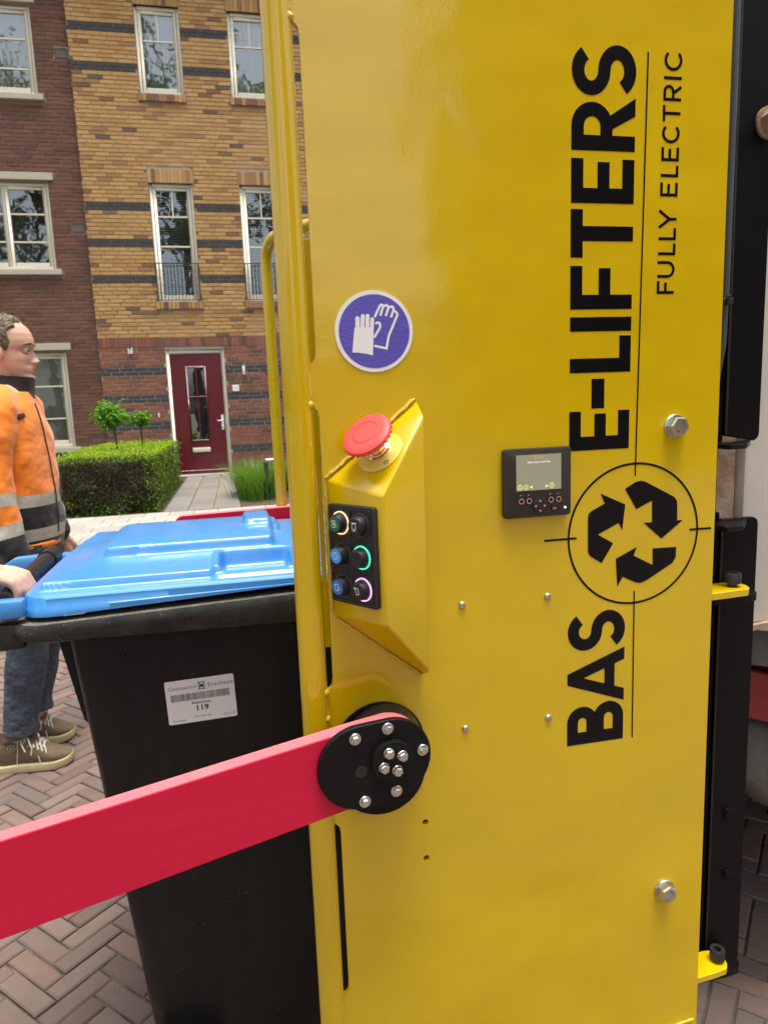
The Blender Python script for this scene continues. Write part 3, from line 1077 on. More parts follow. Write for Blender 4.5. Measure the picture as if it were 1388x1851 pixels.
tr.box((lx0, FY + 0.03, lz0), (lx1, FY + 0.049, lz0 + 0.06))
tr.box((-0.70, FY + 0.041, 0.66), (-0.675, FY + 0.049, 0.764))
tr.build('door_trim', DOOR, leaf, bevel=(0.004, 1))
MB().box((gx0, FY + 0.066, gz0), (gx1, FY + 0.072, gz1)).build('pane', GLASSD, leaf, smooth=None)
MB().add([(gx0 - .2, FY + 1.2, gz0 - .2), (gx1 + .2, FY + 1.2, gz0 - .2), (gx1 + .2, FY + 1.2, gz1 + .2), (gx0 - .2, FY + 1.2, gz1 + .2)], [(0, 1, 2, 3)]).build('hall_wall', ROOM, leaf, smooth=None)
MB().box((-0.855, FY + 0.03, 0.56), (-0.52, FY + 0.049, 0.65)).build('letter_slot', CREAM, leaf, bevel=(0.006, 2))
h = MB()
h.box((-0.275, FY + 0.035, 0.98), (-0.225, FY + 0.049, 1.27))
h.tube([(-0.25, FY + 0.03, 1.16), (-0.25, FY - 0.02, 1.16), (-0.35, FY - 0.02, 1.16)], 0.012, 8)
h.lathe([(0, .028), (.02, .026)], (-0.25, FY + 0.04, 1.05), (0, -1, 0), 14)
h.build('door_handle', WALLW, leaf, bevel=None)
MB().box((-1.22, FY - 0.02, 0.078), (-0.13, FY + 0.12, 0.099)).build('doorstep', RAILM, hy, bevel=(0.01, 1))
# fixtures
MB().box((0.195, FY - 0.07, 2.02), (0.245, FY - 0.005, 2.19)).build('wall_lamp', WALLW, hy, bevel=(0.01, 2))
hp = MB().box((-0.02, FY - 0.02, 1.71), (0.11, FY - 0.005, 1.83)).build('house_number_plate', WALLW, hy, bevel=(0.006, 1))
MB().box((-1.445, FY - 0.025, 1.27), (-1.415, FY - 0.005, 1.35)).build('doorbell', WALLW, hy, bevel=(0.004, 1))
k = MB()
k.box((-1.885, FY - 0.03, 2.47), (-1.80, FY - 0.005, 2.585))
k.tube([(-1.842, FY - 0.02, 2.56), (-1.842, FY - 0.09, 2.60), (-1.842, FY - 0.11, 2.64)], 0.012, 8, 1)
k.lathe([(0, .02), (.05, .028), (.06, .01)], (-1.842, FY - 0.11, 2.62), (0, -0.3, -1), 10, 1)
k.build('flag_holder', [WALLW, RAILM], hy)

# left house, set back a little
LY = FY + 0.09
hl = empty('brick_house', (-5.0, LY, 0), 'dark red brown brick townhouse at the left edge, pale stone lintels', 'house')
wins_l = [(-4.50, -3.0, 6.96, 8.40), (-4.50, -3.0, 4.01, 5.51), (-4.50, -3.0, 0.78, 2.54)]
wall_with_openings(-9.5, -2.402, 0.0, 9.4, LY + 0.008, LY + 0.3, wins_l, MORTR, hl, 'wall')
lft = []
rs = random.Random(33)
lint = [(-4.6, -2.90, 5.54, 5.665), (-4.6, -2.90, 2.555, 2.675), (-4.6, -2.90, 8.43, 8.555), (-2.66, -2.44, 7.58, 7.75), (-2.68, -2.45, 4.66, 4.83),
        (-4.6, -2.90, 3.90, 4.01), (-4.6, -2.90, 6.86, 6.96), (-4.6, -2.90, 0.67, 0.78)]
lay_bricks(-6.0, -2.404, 0.02, 134, 0.0700, LY, wins_l + lint, LB, LBW, set(), rs, lft, 0.07)
place_bricks(lft, hl, LB, 0, lambda b: b[0] > -4.0 and b[2] > 2.6)
MB().box((-9.5, LY + 0.001, 0.0), (-6.003, LY + 0.0075, 9.4)).build('wall_end', LB[0], hl, smooth=None)
MB().box((-9.5, LY - 0.35, 9.4), (-2.46, LY + 0.4, 9.62)).build('eaves', CREAM, hl, smooth=None)
MB().add([(-9.5, LY - 0.4, 9.63), (-2.46, LY - 0.4, 9.63), (-2.46, LY + 5, 13.2), (-9.5, LY + 5, 13.2)], [(0, 1, 2, 3)]).build('roof', ROOF, hl, smooth=None)
for i, o in enumerate(wins_l):
    hb = [[7.40, 7.88], [4.50, 4.98], [1.32, 1.92]][i]
    window(hl, *o, LY, hb, None, 'plain' if i == 1 else 'curtain', leaves=2)
    MB().box((-4.6, LY - 0.03, o[3] + 0.032), (-2.90, LY + 0.02, o[3] + 0.155)).build('lintel', STONE, hl, bevel=(0.005, 1))
    MB().box((-4.6, LY - 0.07, o[2] - 0.10), (-2.905, LY + 0.05, o[2] - 0.005)).build('sill', STONE, hl, bevel=(0.005, 1))
    reveal_head(hl, o[0], o[1], o[3] + 0.001, LY)
for (a, b, c, e) in ((-2.66, -2.44, 7.58, 7.75), (-2.68, -2.45, 4.66, 4.83)):
    v = MB()
    rect_frame(v, a + .005, b - .005, c + .005, e - .005, LY - 0.004, LY + 0.05, 0.012)
    nn = 7
    for q in range(1, nn):
        xx = a + (b - a) * q / nn
        v.box((xx - 0.008, LY - 0.002, c + 0.018), (xx + 0.008, LY + 0.04, e - 0.018))
    v.build('vent_grille', VENT, hl, smooth=None)

# ------------------------------------------------------------------ vegetation


def leaf_quad(mb, p, n, s, rs, mi, asp=0.55):
    n = Vector(n).normalized()
    u = n.orthogonal().normalized()
    a = rs.uniform(0, 2 * PI)
    w = n.cross(u)
    d = u * math.cos(a) + w * math.sin(a)
    e = n.cross(d)
    p = Vector(p)
    mb.add([p - d * s * 0.5, p + e * s * asp * 0.5 + n * s * 0.08, p + d * s * 0.5, p - e * s * asp * 0.5 + n * s * 0.08], [(0, 1, 2, 3)], mi)


def rvec(rs):
    while True:
        v = Vector((rs.uniform(-1, 1), rs.uniform(-1, 1), rs.uniform(-1, 1)))
        if 0.05 < v.length < 1:
            return v.normalized()


rs = random.Random(5)
hx0, hx1, hy0, hy1, hz0, hz1 = -2.32, -1.05, 9.35, 13.2, 0.07, 0.83
hd = empty('hedge', (-1.65, 11, 0.07), 'clipped box hedge with bright lime top and brown bare front', 'hedge')
br = MB()
for i in range(900):
    face = rs.random()
    x, y = (rs.uniform(hx0 + .04, hx1 - .04), rs.uniform(hy0 + .03, hy0 + .2)) if face < .7 else (rs.uniform(hx1 - .2, hx1 - .03), rs.uniform(hy0 + .03, hy1))
    z = rs.uniform(hz0, hz1 - .25)
    dirv = Vector((rs.uniform(-.5, .5), rs.uniform(-.6, .2), 1)).normalized()
    L = rs.uniform(.15, .35)
    br.tube([(x, y, z), Vector((x, y, z)) + dirv * L], [.006, .002], 4, cap=False)
br.box((hx0 + .10, hy0 + .12, hz0), (hx1 - .10, hy1 - .1, hz1 - .10), 1)
br.build('branches', [BARK, LBROWN], hd, smooth=None, fixn=False)
fo = MB()
for i in range(9000):      # top
    x, y = rs.uniform(hx0, hx1), rs.uniform(hy0, hy1)
    bz = hz1 + 0.03 * math.sin(x * 7 + y * 3) * math.sin(y * 5) + (rs.uniform(0, .07) if rs.random() < .06 else 0)
    leaf_quad(fo, (x, y, bz + rs.gauss(0, .022)), Vector((0, 0, 1)) + rvec(rs) * .8, rs.uniform(.022, .042), rs, 0 if rs.random() < .82 else 1)
for i in range(15000):     # front and right side
    if rs.random() < .62:
        x, z, y = rs.uniform(hx0, hx1), rs.uniform(hz0, hz1), hy0 + rs.gauss(0.02, .03)
        nn = Vector((0, -1, .3))
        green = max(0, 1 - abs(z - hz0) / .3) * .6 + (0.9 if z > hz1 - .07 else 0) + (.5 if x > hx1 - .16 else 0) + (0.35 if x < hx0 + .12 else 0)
        y += .035 * math.sin(x * 9) * math.sin(z * 11)
        if math.sin(x * 13 + z * 5) * math.sin(z * 17 - x * 4) > .55 and rs.random() < .8:
            continue
    else:
        y, z, x = rs.uniform(hy0, hy1), rs.uniform(hz0, hz1), hx1 + rs.gauss(-0.02, .03)
        nn = Vector((1, 0, .3))
        green = .75
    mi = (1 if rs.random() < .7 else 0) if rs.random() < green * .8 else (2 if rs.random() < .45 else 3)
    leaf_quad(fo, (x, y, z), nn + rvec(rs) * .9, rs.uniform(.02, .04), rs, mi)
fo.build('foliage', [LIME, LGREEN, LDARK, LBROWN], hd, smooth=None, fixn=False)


def ball_tree(loc, label, top, r, zc, seed, n):
    rs = random.Random(seed)
    t = empty('topiary_tree', loc, label, 'small tree', 'topiary trees behind the hedge')
    tk = MB()
    x, y, z = loc
    tk.tube([(x, y, z), (x + .02, y, z + (zc - z) * .5), (x, y, zc - r * .4), (x - .01, y, zc)], [.018, .015, .012, .006], 7)
    for i in range(9):
        a = rs.uniform(0, 6.28)
        tk.tube([(x, y, zc - r * .5), (x + math.cos(a) * r * .6, y + math.sin(a) * r * .6, zc + rs.uniform(-.1, .4) * r)], [.007, .003], 4)
    tk.build('trunk', BARK, t)
    cr = MB()
    clumps = [(Vector((x, y, zc)) + rvec(rs) * r * rs.uniform(.25, .72), r * rs.uniform(.26, .46)) for _ in range(22)]
    for i in range(n):
        c, cr_ = clumps[rs.randrange(len(clumps))]
        d_ = rvec(rs)
        p = c + d_ * cr_ * rs.uniform(.3, 1.5)
        p.z = zc + (p.z - zc) * .9
        leaf_quad(cr, p, d_ + Vector((0, 0, .7)) + rvec(rs) * .5, rs.uniform(.04, .085), rs, 0 if rs.random() < .62 else 1, .5)
    cr.build('crown', [LBRIGHT, LGREEN], t, smooth=None, fixn=False)


ball_tree((-1.70, 10.5, 0.07), 'larger round topiary tree on a thin stem, left one behind the hedge', 1.6, .275, 1.36, 8, 1250)
ball_tree((-1.43, 11.2, 0.07), 'smaller round topiary tree, right one behind the hedge beside the door', 1.5, .19, 1.28, 9, 650)

rs = random.Random(12)
gc = MB()
for i in range(2600):
    a = rs.uniform(0, 6.28)
    rr = abs(rs.gauss(0, .16))
    x, y = 0.24 + math.cos(a) * rr, 10.3 + math.sin(a) * rr * 1.8
    blade_mesh(gc, x, y, .07, rs.uniform(.35, .66), rs.uniform(.25, .95), a + rs.gauss(0, .7), .009, 0 if rs.random() < .7 else 1, rs)
gob = gc.build('foliage', [GRASSM, LGREEN], None, smooth=None, fixn=False, base=(0.24, 10.3, 0.07))
gob.name = 'grass_clump'
tag(gob, 'tall ornamental grass clump beside the path to the red door', 'grass clump')
gc = MB()
for i in range(1500):
    a = rs.uniform(0, 6.28)
    rr = abs(rs.gauss(0, .2))
    x, y = 0.75 + math.cos(a) * rr, 11.2 + math.sin(a) * rr * 1.5
    blade_mesh(gc, x, y, .07, rs.uniform(.35, .6), rs.uniform(.25, .95), a + rs.gauss(0, .7), .009, 0 if rs.random() < .7 else 1, rs)
gob = gc.build('grass_clump', [GRASSM, LGREEN], None, smooth=None, fixn=False, base=(0.75, 11.2, 0.07))
tag(gob, 'second grass clump, behind the black garden post', 'grass clump')
pm = MB()
pm.box((0.345, 9.88, 0.06), (0.405, 9.94, 0.62))
gpost = empty('garden_post', (0.375, 9.91, 0.06), 'short black garden post beside the grass clump', 'post')
pm.build('post', RAILM, gpost, bevel=(0.006, 1))
MB().box((0.37, 9.885, 0.625), (0.56, 9.935, 0.655)).build('lamp_head', STEEL, gpost, bevel=(0.006, 1))


def big_tree(loc, label, hgt, r, seed, n=5200):
    rs = random.Random(seed)
    t = empty('street_tree', loc, label, 'tree', 'street trees behind the viewpoint')
    x, y, z = loc
    tk = MB()
    tk.tube([(x, y, z - .1), (x + .1, y, z + 2), (x - .1, y + .1, z + 5), (x, y, z + hgt * .75)], [.30, .24, .19, .06], 12)
    ends = []
    for i in range(24):
        a = rs.uniform(0, 6.28)
        z0 = z + rs.uniform(hgt * .33, hgt * .68)
        L = r * rs.uniform(.6, .95)
        e = Vector((x + math.cos(a) * L, y + math.sin(a) * L, min(z0 + rs.uniform(1, 3.5), hgt - 1)))
        mid = Vector((x, y, z0)).lerp(e, .5) + Vector((0, 0, .4))
        tk.tube([(x, y, z0), mid, e], [.12, .07, .025], 6)
        ends += [e, mid]
    tk.build('trunk', BARK, t)
    cr = MB()
    cl = [(e + rvec(rs) * .6, rs.uniform(.7, 1.4)) for e in ends] + [(Vector((x, y, z + hgt * .8)) + rvec(rs) * r * .5, rs.uniform(.9, 1.6)) for _ in range(10)]
    for i in range(n):
        c, q = cl[rs.randrange(len(cl))]
        leaf_quad(cr, c + rvec(rs) * q * rs.uniform(.3, 1), rvec(rs) + Vector((0, 0, .6)), rs.uniform(.16, .34), rs, 0 if rs.random() < .6 else 1, .7)
    cr.build('crown', TREEL, t, smooth=None, fixn=False)


big_tree((-1.6, -6.5, -0.06), 'tall leafy street tree mirrored in the windows of the yellow house', 20.5, 5.4, 41, 9500)
big_tree((-8.2, -7.5, -0.06), 'wide street tree mirrored in the windows of the left house', 18.5, 5.0, 42, 8000)
big_tree((-15.5, -8.0, -0.06), 'street tree farthest to the left behind the viewpoint', 16, 4.2, 43)


def back_house(name, loc, label, x0, x1, y0, y1, hgt, ridge, wm_, nwin):
    oh = empty(name, loc, label, 'house')
    MB().box((x0, y0, -0.05), (x1, y1, hgt)).build('wall', wm_, oh, smooth=None)
    ym = (y0 + y1) / 2
    MB().add([(x0 - .4, y1 + .4, hgt - .1), (x1 + .4, y1 + .4, hgt - .1), (x1 + .4, ym, ridge), (x0 - .4, ym, ridge), (x0 - .4, y0 - .4, hgt - .1), (x1 + .4, y0 - .4, hgt - .1)],
             [(0, 1, 2, 3), (3, 2, 5, 4), (0, 3, 4), (1, 5, 2)]).build('roof', ROOF, oh, smooth=None)
    wm = MB().box((-.6, -.02, -.7), (.6, .05, .7)).build('tmp', RAILM, smooth=None)
    wme = wm.data
    bpy.data.objects.remove(wm)
    z = 1.5
    while z < hgt - 1:
        for i in range(nwin):
            link_mesh('window', wme, (x0 + (x1 - x0) * (i + .5) / nwin, y1 + .02, z), oh)
        z += 2.7


back_house('terrace_house', (-14, -24, 0), 'long white terrace house across the street behind the viewpoint', -26, -4.5, -30, -24, 5.2, 7.8, HWHITE, 7)
back_house('apartment_block', (17, -15, 0), 'tall red brick apartment block behind the viewpoint to the right', 7.6, 30, -24, -15, 12.5, 16, RB[1], 8)
# ------------------------------------------------------------------ refuse truck (right edge)
tk = empty('refuse_truck', (3.2, 2.4, 0), 'white refuse truck with rusty lower edge behind the black mounting frame', 'truck')
MB().box((0.848, 1.03, 0.955), (6.2, 3.5, 3.3)).build('body', TRUCKW, tk, bevel=(0.008, 2))
rl = MB()
rr_ = random.Random(4)
pts = [(0.85 + i * 0.03, 0.957 + rr_.uniform(-.003, .008)) for i in range(60)]
rl.prism([[(p[0], p[1]) for p in pts] + [(p[0], 0.942 + rr_.uniform(-.006, .004)) for p in reversed(pts)]], XZ(1.022), 0, 0.02)
rl.build('rusty_edge', RUST, tk, smooth=None)
MB().box((0.800, 1.045, 1.10), (0.846, 1.10, 1.36)).build('rusty_post', RUST, tk, bevel=(0.006, 1))
MB().box((0.70, 1.25, 0.60), (0.845, 1.33, 3.3)).build('rear_frame', BLK, tk, bevel=(0.01, 1))
sk = MB()
sk.prism([[(0.86, 0.940), (6.2, 0.940), (6.2, .78), (1.3, .78), (0.86, 0.878)]], XZ(1.045), 0, 2.4)
sk.build('chassis_panel', TRUCKG, tk, smooth=None)
rb_ = MB()
rb_.prism([[(0.86, .868), (1.35, .70), (1.35, .60), (0.86, .768)]], XZ(1.07), 0, .04)
rb_.build('red_bar', TRUCKR, tk, bevel=(0.004, 1))
tkm = MB()
tkm.prism([[(0.88, .755), (1.5, .56), (1.5, .40), (1.2, .42), (0.98, .54), (0.89, .62)]], XZ(1.09), 0, .5)
tkm.build('mudguard', TRUCKG, tk, bevel=(.03, 3))
MB().box((0.95, 1.62, 0.22), (6.2, 3.1, 0.775)).build('chassis_light_block', TRUCKG, tk, smooth=None)  # box added under the body to block light from the far side
for wy in (1.22, 3.0):
    w = MB()
    w.lathe([(0, .30), (.0, .44), (.03, .495), (.10, .505), (.2, .505), (.27, .495), (.3, .44), (.3, .3)], (2.15, wy, 0.50), (0, 1, 0), 48)
    wo = w.build('wheel', RUBBER, tk)
    MB().lathe([(0.06, .05), (.02, .12), (.05, .22), (.01, .295), (.1, .3)], (2.15, wy, 0.50), (0, 1, 0), 32).build('rim', TRUCKG, wo)

# ------------------------------------------------------------------ bin lifter
PY = 0.92
lf = empty('bin_lifter', (0.4, 1.2, 0.0), 'yellow electric bin lifter with black lettering, control box and red arms', 'bin lifter')


def notch(z0, z1, x=0.1082, xt=0.0965, r=0.011):
    """left edge going down from z0 to z1 as an open slot with rounded ends; returns points from top to bottom"""
    p = [(xt, z0)]
    p += [(xt + r * math.sin(R(a)), z0 - r * 1.0 + r * math.cos(R(a))) for a in (20, 45, 70)]
    p += [(x, z0 - r * 1.5), (x, z1 + r * 1.5)]
    p += [(xt + r * math.sin(R(a)), z1 + r * 1.0 - r * math.cos(R(a))) for a in (70, 45, 20)]
    p += [(xt, z1)]
    return p


left = [(0.0965, 2.3)] + notch(1.833, 1.424) + notch(1.371, 0.974) + notch(0.770, 0.485) + [(0.0965, 0.22)]
outer = left + [(0.7082, 0.22), (0.7082, 2.3)]
pan = MB()
pan.prism([outer, circ(0.2355, 0.7487, 0.0048, 16), circ(0.2355, 0.6896, 0.0048, 16)], XZ(PY), 0, 0.008)
pan.build('side_panel', YEL, lf, smooth=None)
MB().box((0.224, PY + 0.012, 0.66), (0.247, PY + 0.02, 0.78)).build('hole_backing', HOLE, lf, smooth=None)
# inner box walls of the lifter side (behind the panel)
MB().box((0.118, PY + 0.16, 0.98), (0.66, PY + 0.166, 1.615)).build('inner_panel', YEL, lf, smooth=None)
post = MB()
post.tube([(0.0812, PY + 0.003, 0.05), (0.0812, PY + 0.003, 2.4)], 0.0188, 32)
post.build('post', YELT, lf)


def weld(pts, r, seed, name='weld_bead'):
    rs = random.Random(seed)
    P = [Vector(p) for p in pts]
    out = []
    for a, b in zip(P[:-1], P[1:]):
        n = max(2, int((b - a).length / 0.006))
        for i in range(n):
            out.append(a.lerp(b, i / n) + Vector((rs.uniform(-1, 1), rs.uniform(-1, 0), rs.uniform(-1, 1))) * r * 0.18)
    out.append(P[-1])
    rad = [r * .62 * rs.uniform(.85, 1.1) for _ in out]
    rad[0] *= .6; rad[-1] *= .6
    return MB().tube(out, rad, 8).build(name, WELD, lf)


weld([(0.0972, PY - .003, 2.2), (0.0972, PY - .003, 1.836)], 0.0045, 1)
weld([(0.0962, PY - .004, 1.421), (0.0972, PY - .004, 1.374)], 0.0048, 2)
weld([(0.0972, PY - .004, 0.970), (0.0972, PY - .004, 0.93)], 0.0042, 3)
weld([(0.0972, PY - .004, 0.482), (0.0972, PY - .004, 0.40)], 0.0042, 4)
for i, (x, z) in enumerate(((0.0960, 1.3715), (0.0965, 1.834), (0.0965, 0.974), (0.0962, 0.935))):
    MB().ellipsoid((x, PY - .005, z), (.006, .006, .006), 10, 6).build('weld_bead', WELD, lf)
weld([(0.64, PY - 0.002, 0.292), (0.70, PY - 0.003, 0.300)], 0.004, 8)


def hexbolt(c, n, rw, rh, hh, name='hex_bolt', parent=lf, rot=0.3, dome=False, hw=0.003):
    n = Vector(n).normalized(); c = Vector(c)
    m = MB()
    m.lathe([(0, rw * .98), (hw * .6, rw), (hw, rw * .94)], c, n, 24)
    u = n.orthogonal().normalized(); w = n.cross(u)
    v = []
    for h_, rr in ((hw, 1), (hh * .85, 1), (hh, .86)):
        k = 6 if True else 0
        for j in range(6):
            a = rot + j * PI / 3
            v.append(c + n * h_ + (u * math.cos(a) + w * math.sin(a)) * rh * rr)
    f = [(12, 13, 14, 15, 16, 17)]
    for r0 in (0, 6):
        for j in range(6):
            f.append((r0 + j, r0 + (j + 1) % 6, r0 + 6 + (j + 1) % 6, r0 + 6 + j))
    m.add(v, f)
    o = m.build(name, STEEL, parent, smooth=25)
    return o


B1, B2 = (0.6345, PY, 1.320), (0.638, PY, 0.5585)
for i, b in enumerate((B1, B2)):
    bo = hexbolt(b, (0, -1, 0), 0.0178, 0.0152, 0.0165, rot=0.2 + .5 * i, hw=0.004)
    f = MB()
    fx = lambda a, bb, d: (b[0] + a, PY - 0.0168 - d, b[2] + bb)
    for k in range(3):
        flat(f, ribbon([(.0035 + .002 * k - .002, .006 - .003 * k), (.0055 + .002 * k - .002, .0075 - .003 * k)], .0012), fx, 0)
    flat(f, ribbon([(-.006, -.005), (-.003, -.0075)], .0013), fx, 0)
    f.build('head_marking', DSTEEL, bo, smooth=None, fixn=False)
for (x, z) in ((0.2998, 1.0788), (0.4320, 1.0788), (0.3009, 0.8889), (0.4331, 0.8880)):
    s_ = MB()
    s_.lathe([(0, .0056), (.0016, .0054), (.003, .0042), (.0038, .0026), (.0038, .0016), (.0022, .0014)], (x, PY, z), (0, -1, 0), 20)
    s_.build('button_screw', STEEL, lf)

# --- lettering
XB, CAP = 0.5603, 0.0945
dd = [0]


def LM(z0, xb=XB):
    return lambda a, b, d: (xb - b, PY - 0.0004 - d, z0 + a)


def glyph_bold(ch, w, c, s, t):
    rc = lambda x0, x1, y0, y1: [(x0, y0), (x1, y0), (x1, y1), (x0, y1)]
    if ch == 'E': return [rc(0, s, 0, c), rc(s, w, 0, t), rc(s, w, c - t, c), rc(s, w * .93, c * .49 - t / 2, c * .49 + t / 2)]
    if ch == 'L': return [rc(0, s, 0, c), rc(s, w, 0, t)]
    if ch == 'I': return [rc(0, w, 0, c)]
    if ch == 'F': return [rc(0, s, 0, c), rc(s, w, c - t, c), rc(s, w * .95, c * .45 - t / 2, c * .45 + t / 2)]
    if ch == 'T': return [rc(0, w, c - t, c), rc((w - s) / 2, (w + s) / 2, 0, c - t)]
    if ch == '-': return [rc(0, w, c * .428, c * .64)]
    if ch == 'B':
        def bowl(w2, y0, y1):
            r = (y1 - y0 - t) / 2
            path = [(s * .9, y1 - t / 2)] + arc(w2 - t / 2 - r, (y0 + y1) / 2, r, r, 90, -90, 14) + [(s * .9, y0 + t / 2)]
            return ribbon(path, t)
        return [rc(0, s, 0, c)] + bowl(w * .94, c * .48 - t * .06, c) + bowl(w, 0, c * .52 + t * .10)
    if ch == 'R':
        w2 = w * .90
        y0, y1 = c * .36, c
        r = (y1 - y0 - t) / 2
        path = [(s * .9, y1 - t / 2)] + arc(w2 - t / 2 - r, (y0 + y1) / 2, r, r, 90, -90, 14) + [(s * .9, y0 + t / 2)]
        leg = [(w * .40, c * .36 + t * .1), (w * .66, c * .40), (w, 0), (w - s * 1.15, 0)]
        return [rc(0, s, 0, c)] + ribbon(path, t) + [leg]
    if ch == 'A':
        k = s * .98
        h1 = w / 2
        ci = c * .72
        return [[(0, 0), (k, 0), (h1, ci), (h1, c), (h1 - k * .45, c)], [(h1, ci), (w - k, 0), (w, 0), (h1 + k * .45, c), (h1, c)],
                [(k + (h1 - k) * .24 - .0004, c * .17), (w - k - (h1 - k) * .24 + .0004, c * .17), (w - k - (h1 - k) * .49 + .0004, c * .35), (k + (h1 - k) * .49 - .0004, c * .35)]]
    if ch == 'S':
        rx, ry = w / 2 - t / 2, (c - t) / 4
        top = arc(w / 2, c / 2 + ry, rx * .97, ry, 28, 262, 22)
        bot = arc(w / 2, c / 2 - ry, rx, ry, 82, -152, 22)
        return ribbon(top + bot, t)
    return []


def put_letter(polys, fn, m, name='letter'):
    mb = MB()
    for i, pl in enumerate(polys):
        flat(mb, [pl], fn, 0.00002 * (i % 5))
    o = mb.build(name, m, lf, smooth=None, fixn=False)
    return orient_flat(o, (0, -1, 0))


SW, AW = 0.0198, 0.0180
for ch, z0, z1 in (('B', .8368, .9020), ('A', .9008, .9872), ('S', .9875, 1.0482), ('E', 1.2915, 1.3475), ('-', 1.3512, 1.3930), ('L', 1.4018, 1.4527), ('I', 1.4590, 1.4786),
                   ('F', 1.4892, 1.5478), ('T', 1.5588, 1.6225), ('E', 1.6304, 1.6880), ('R', 1.6982, 1.7664), ('S', 1.7670, 1.8312)):
    xb = XB + 0.004 * (z0 - 1.3)
    o = put_letter(glyph_bold(ch, z1 - z0, CAP, SW, AW), LM(z0, xb), DECAL)


def glyph_thin(ch, w, c, t):
    h = t / 2
    P = []
    if ch == 'F': P = [[(h, 0), (h, c)], [(0, c - h), (w, c - h)], [(0, c * .5), (w * .88, c * .5)]]
    if ch == 'E': P = [[(h, 0), (h, c)], [(0, c - h), (w, c - h)], [(0, c * .52), (w * .9, c * .52)], [(0, h), (w, h)]]
    if ch == 'L': P = [[(h, 0), (h, c)], [(0, h), (w, h)]]
    if ch == 'I': P = [[(w / 2, 0), (w / 2, c)]]
    if ch == 'T': P = [[(0, c - h), (w, c - h)], [(w / 2, 0), (w / 2, c)]]
    if ch == 'Y': P = [[(h * .8, c), (w / 2, c * .40)], [(w - h * .8, c), (w / 2, c * .40)], [(w / 2, 0), (w / 2, c * .44)]]
    if ch == 'U':
        r = w / 2 - h
        P = [[(h, c), (h, r + h)] + arc(w / 2, r + h, r, r, 180, 360, 14) + [(w - h, c)]]
    if ch == 'C':
        r = c / 2 - h
        P = [arc(w * .54, c / 2, min(r, w * .54 - h), r, 42, 318, 24)]
    if ch == 'R':
        y0 = c * .38
        r = (c - y0 - t) / 2
        P = [[(h, 0), (h, c)], [(0, c - h)] + arc(w - h - r, (c + y0) / 2, r, r, 90, -90, 12) + [(0, y0 + h)], [(w * .48, y0 + h), (w - h, 0)]]
    out = []
    for p in P:
        out += ribbon(p, t)
    return out


for ch, z1, z0 in (('F', 1.5273, 1.5095), ('U', 1.5547, 1.5317), ('L', 1.5787, 1.5626), ('L', 1.5996, 1.5830), ('Y', 1.6243, 1.5984), ('E', 1.6601, 1.6416), ('L', 1.6824, 1.6672),
                   ('E', 1.7063, 1.6881), ('C', 1.7355, 1.7114), ('T', 1.7606, 1.7397), ('R', 1.7864, 1.7659), ('I', 1.7976, 1.7927), ('C', 1.8292, 1.8041)):
    put_letter(glyph_thin(ch, z1 - z0, 0.0274, 0.0040), LM(z0, 0.6277 + 0.0136 * (z0 - 1.51)), DECAL)
# thin line, ring and ticks, arrows
XZd = lambda a, b, d: (a, PY - 0.0005 - d, b)
ln = MB()
flat(ln, [q for q in ribbon([(0.5744, 0.8359), (0.5735, 1.0736)], 0.0022)] + ribbon([(0.5715, 1.2500), (0.5795, 1.8258)], 0.0022), XZd, 0.0001)
flat(ln, ribbon([(0.4268, 1.1630), (0.4780, 1.1628)], .0032) + ribbon([(0.6651, 1.1617), (0.7020, 1.1614)], .0032), XZd, 0.0001)
orient_flat(ln.build('decal_line', DECAL, lf, smooth=None, fixn=False), (0, -1, 0))
rg = MB()
flat(rg, ribbon(circ(0.5717, 1.1617, 0.1064, 96), 0.0033, True), XZd, 0)
orient_flat(rg.build('decal_ring', DECAL, lf, smooth=None, fixn=False), (0, -1, 0))
ARW = [[[0.5553, 1.2312], [0.5717, 1.2403], [0.5805, 1.2421], [0.5887, 1.2401], [0.6374, 1.214], [0.6416, 1.2089], [0.6428, 1.2021], [0.6435, 1.1777], [0.653, 1.1777], [0.6174, 1.1516], [0.5868, 1.1782], [0.601, 1.1778], [0.6002, 1.211], [0.5745, 1.1996]],
       [[0.5156, 1.227], [0.5561, 1.208], [0.5519, 1.1694], [0.5458, 1.1809], [0.5121, 1.1658], [0.5372, 1.1509], [0.5187, 1.1218], [0.5012, 1.1333], [0.4973, 1.1376], [0.4963, 1.1437], [0.4959, 1.1929], [0.4971, 1.1979], [0.5006, 1.2012], [0.5228, 1.2118]],
       [[0.5767, 1.142], [0.5713, 1.129], [0.6037, 1.1117], [0.603, 1.1374], [0.6431, 1.1366], [0.6426, 1.1208], [0.6371, 1.112], [0.5938, 1.0887], [0.5838, 1.0856], [0.5755, 1.087], [0.5537, 1.0977], [0.5451, 1.0833], [0.5418, 1.1263]]]
for a in ARW:
    m = MB(); flat(m, [a], XZd, 0)
    orient_flat(m.build('decal_arrow', DECAL, lf, smooth=None, fixn=False), (0, -1, 0))

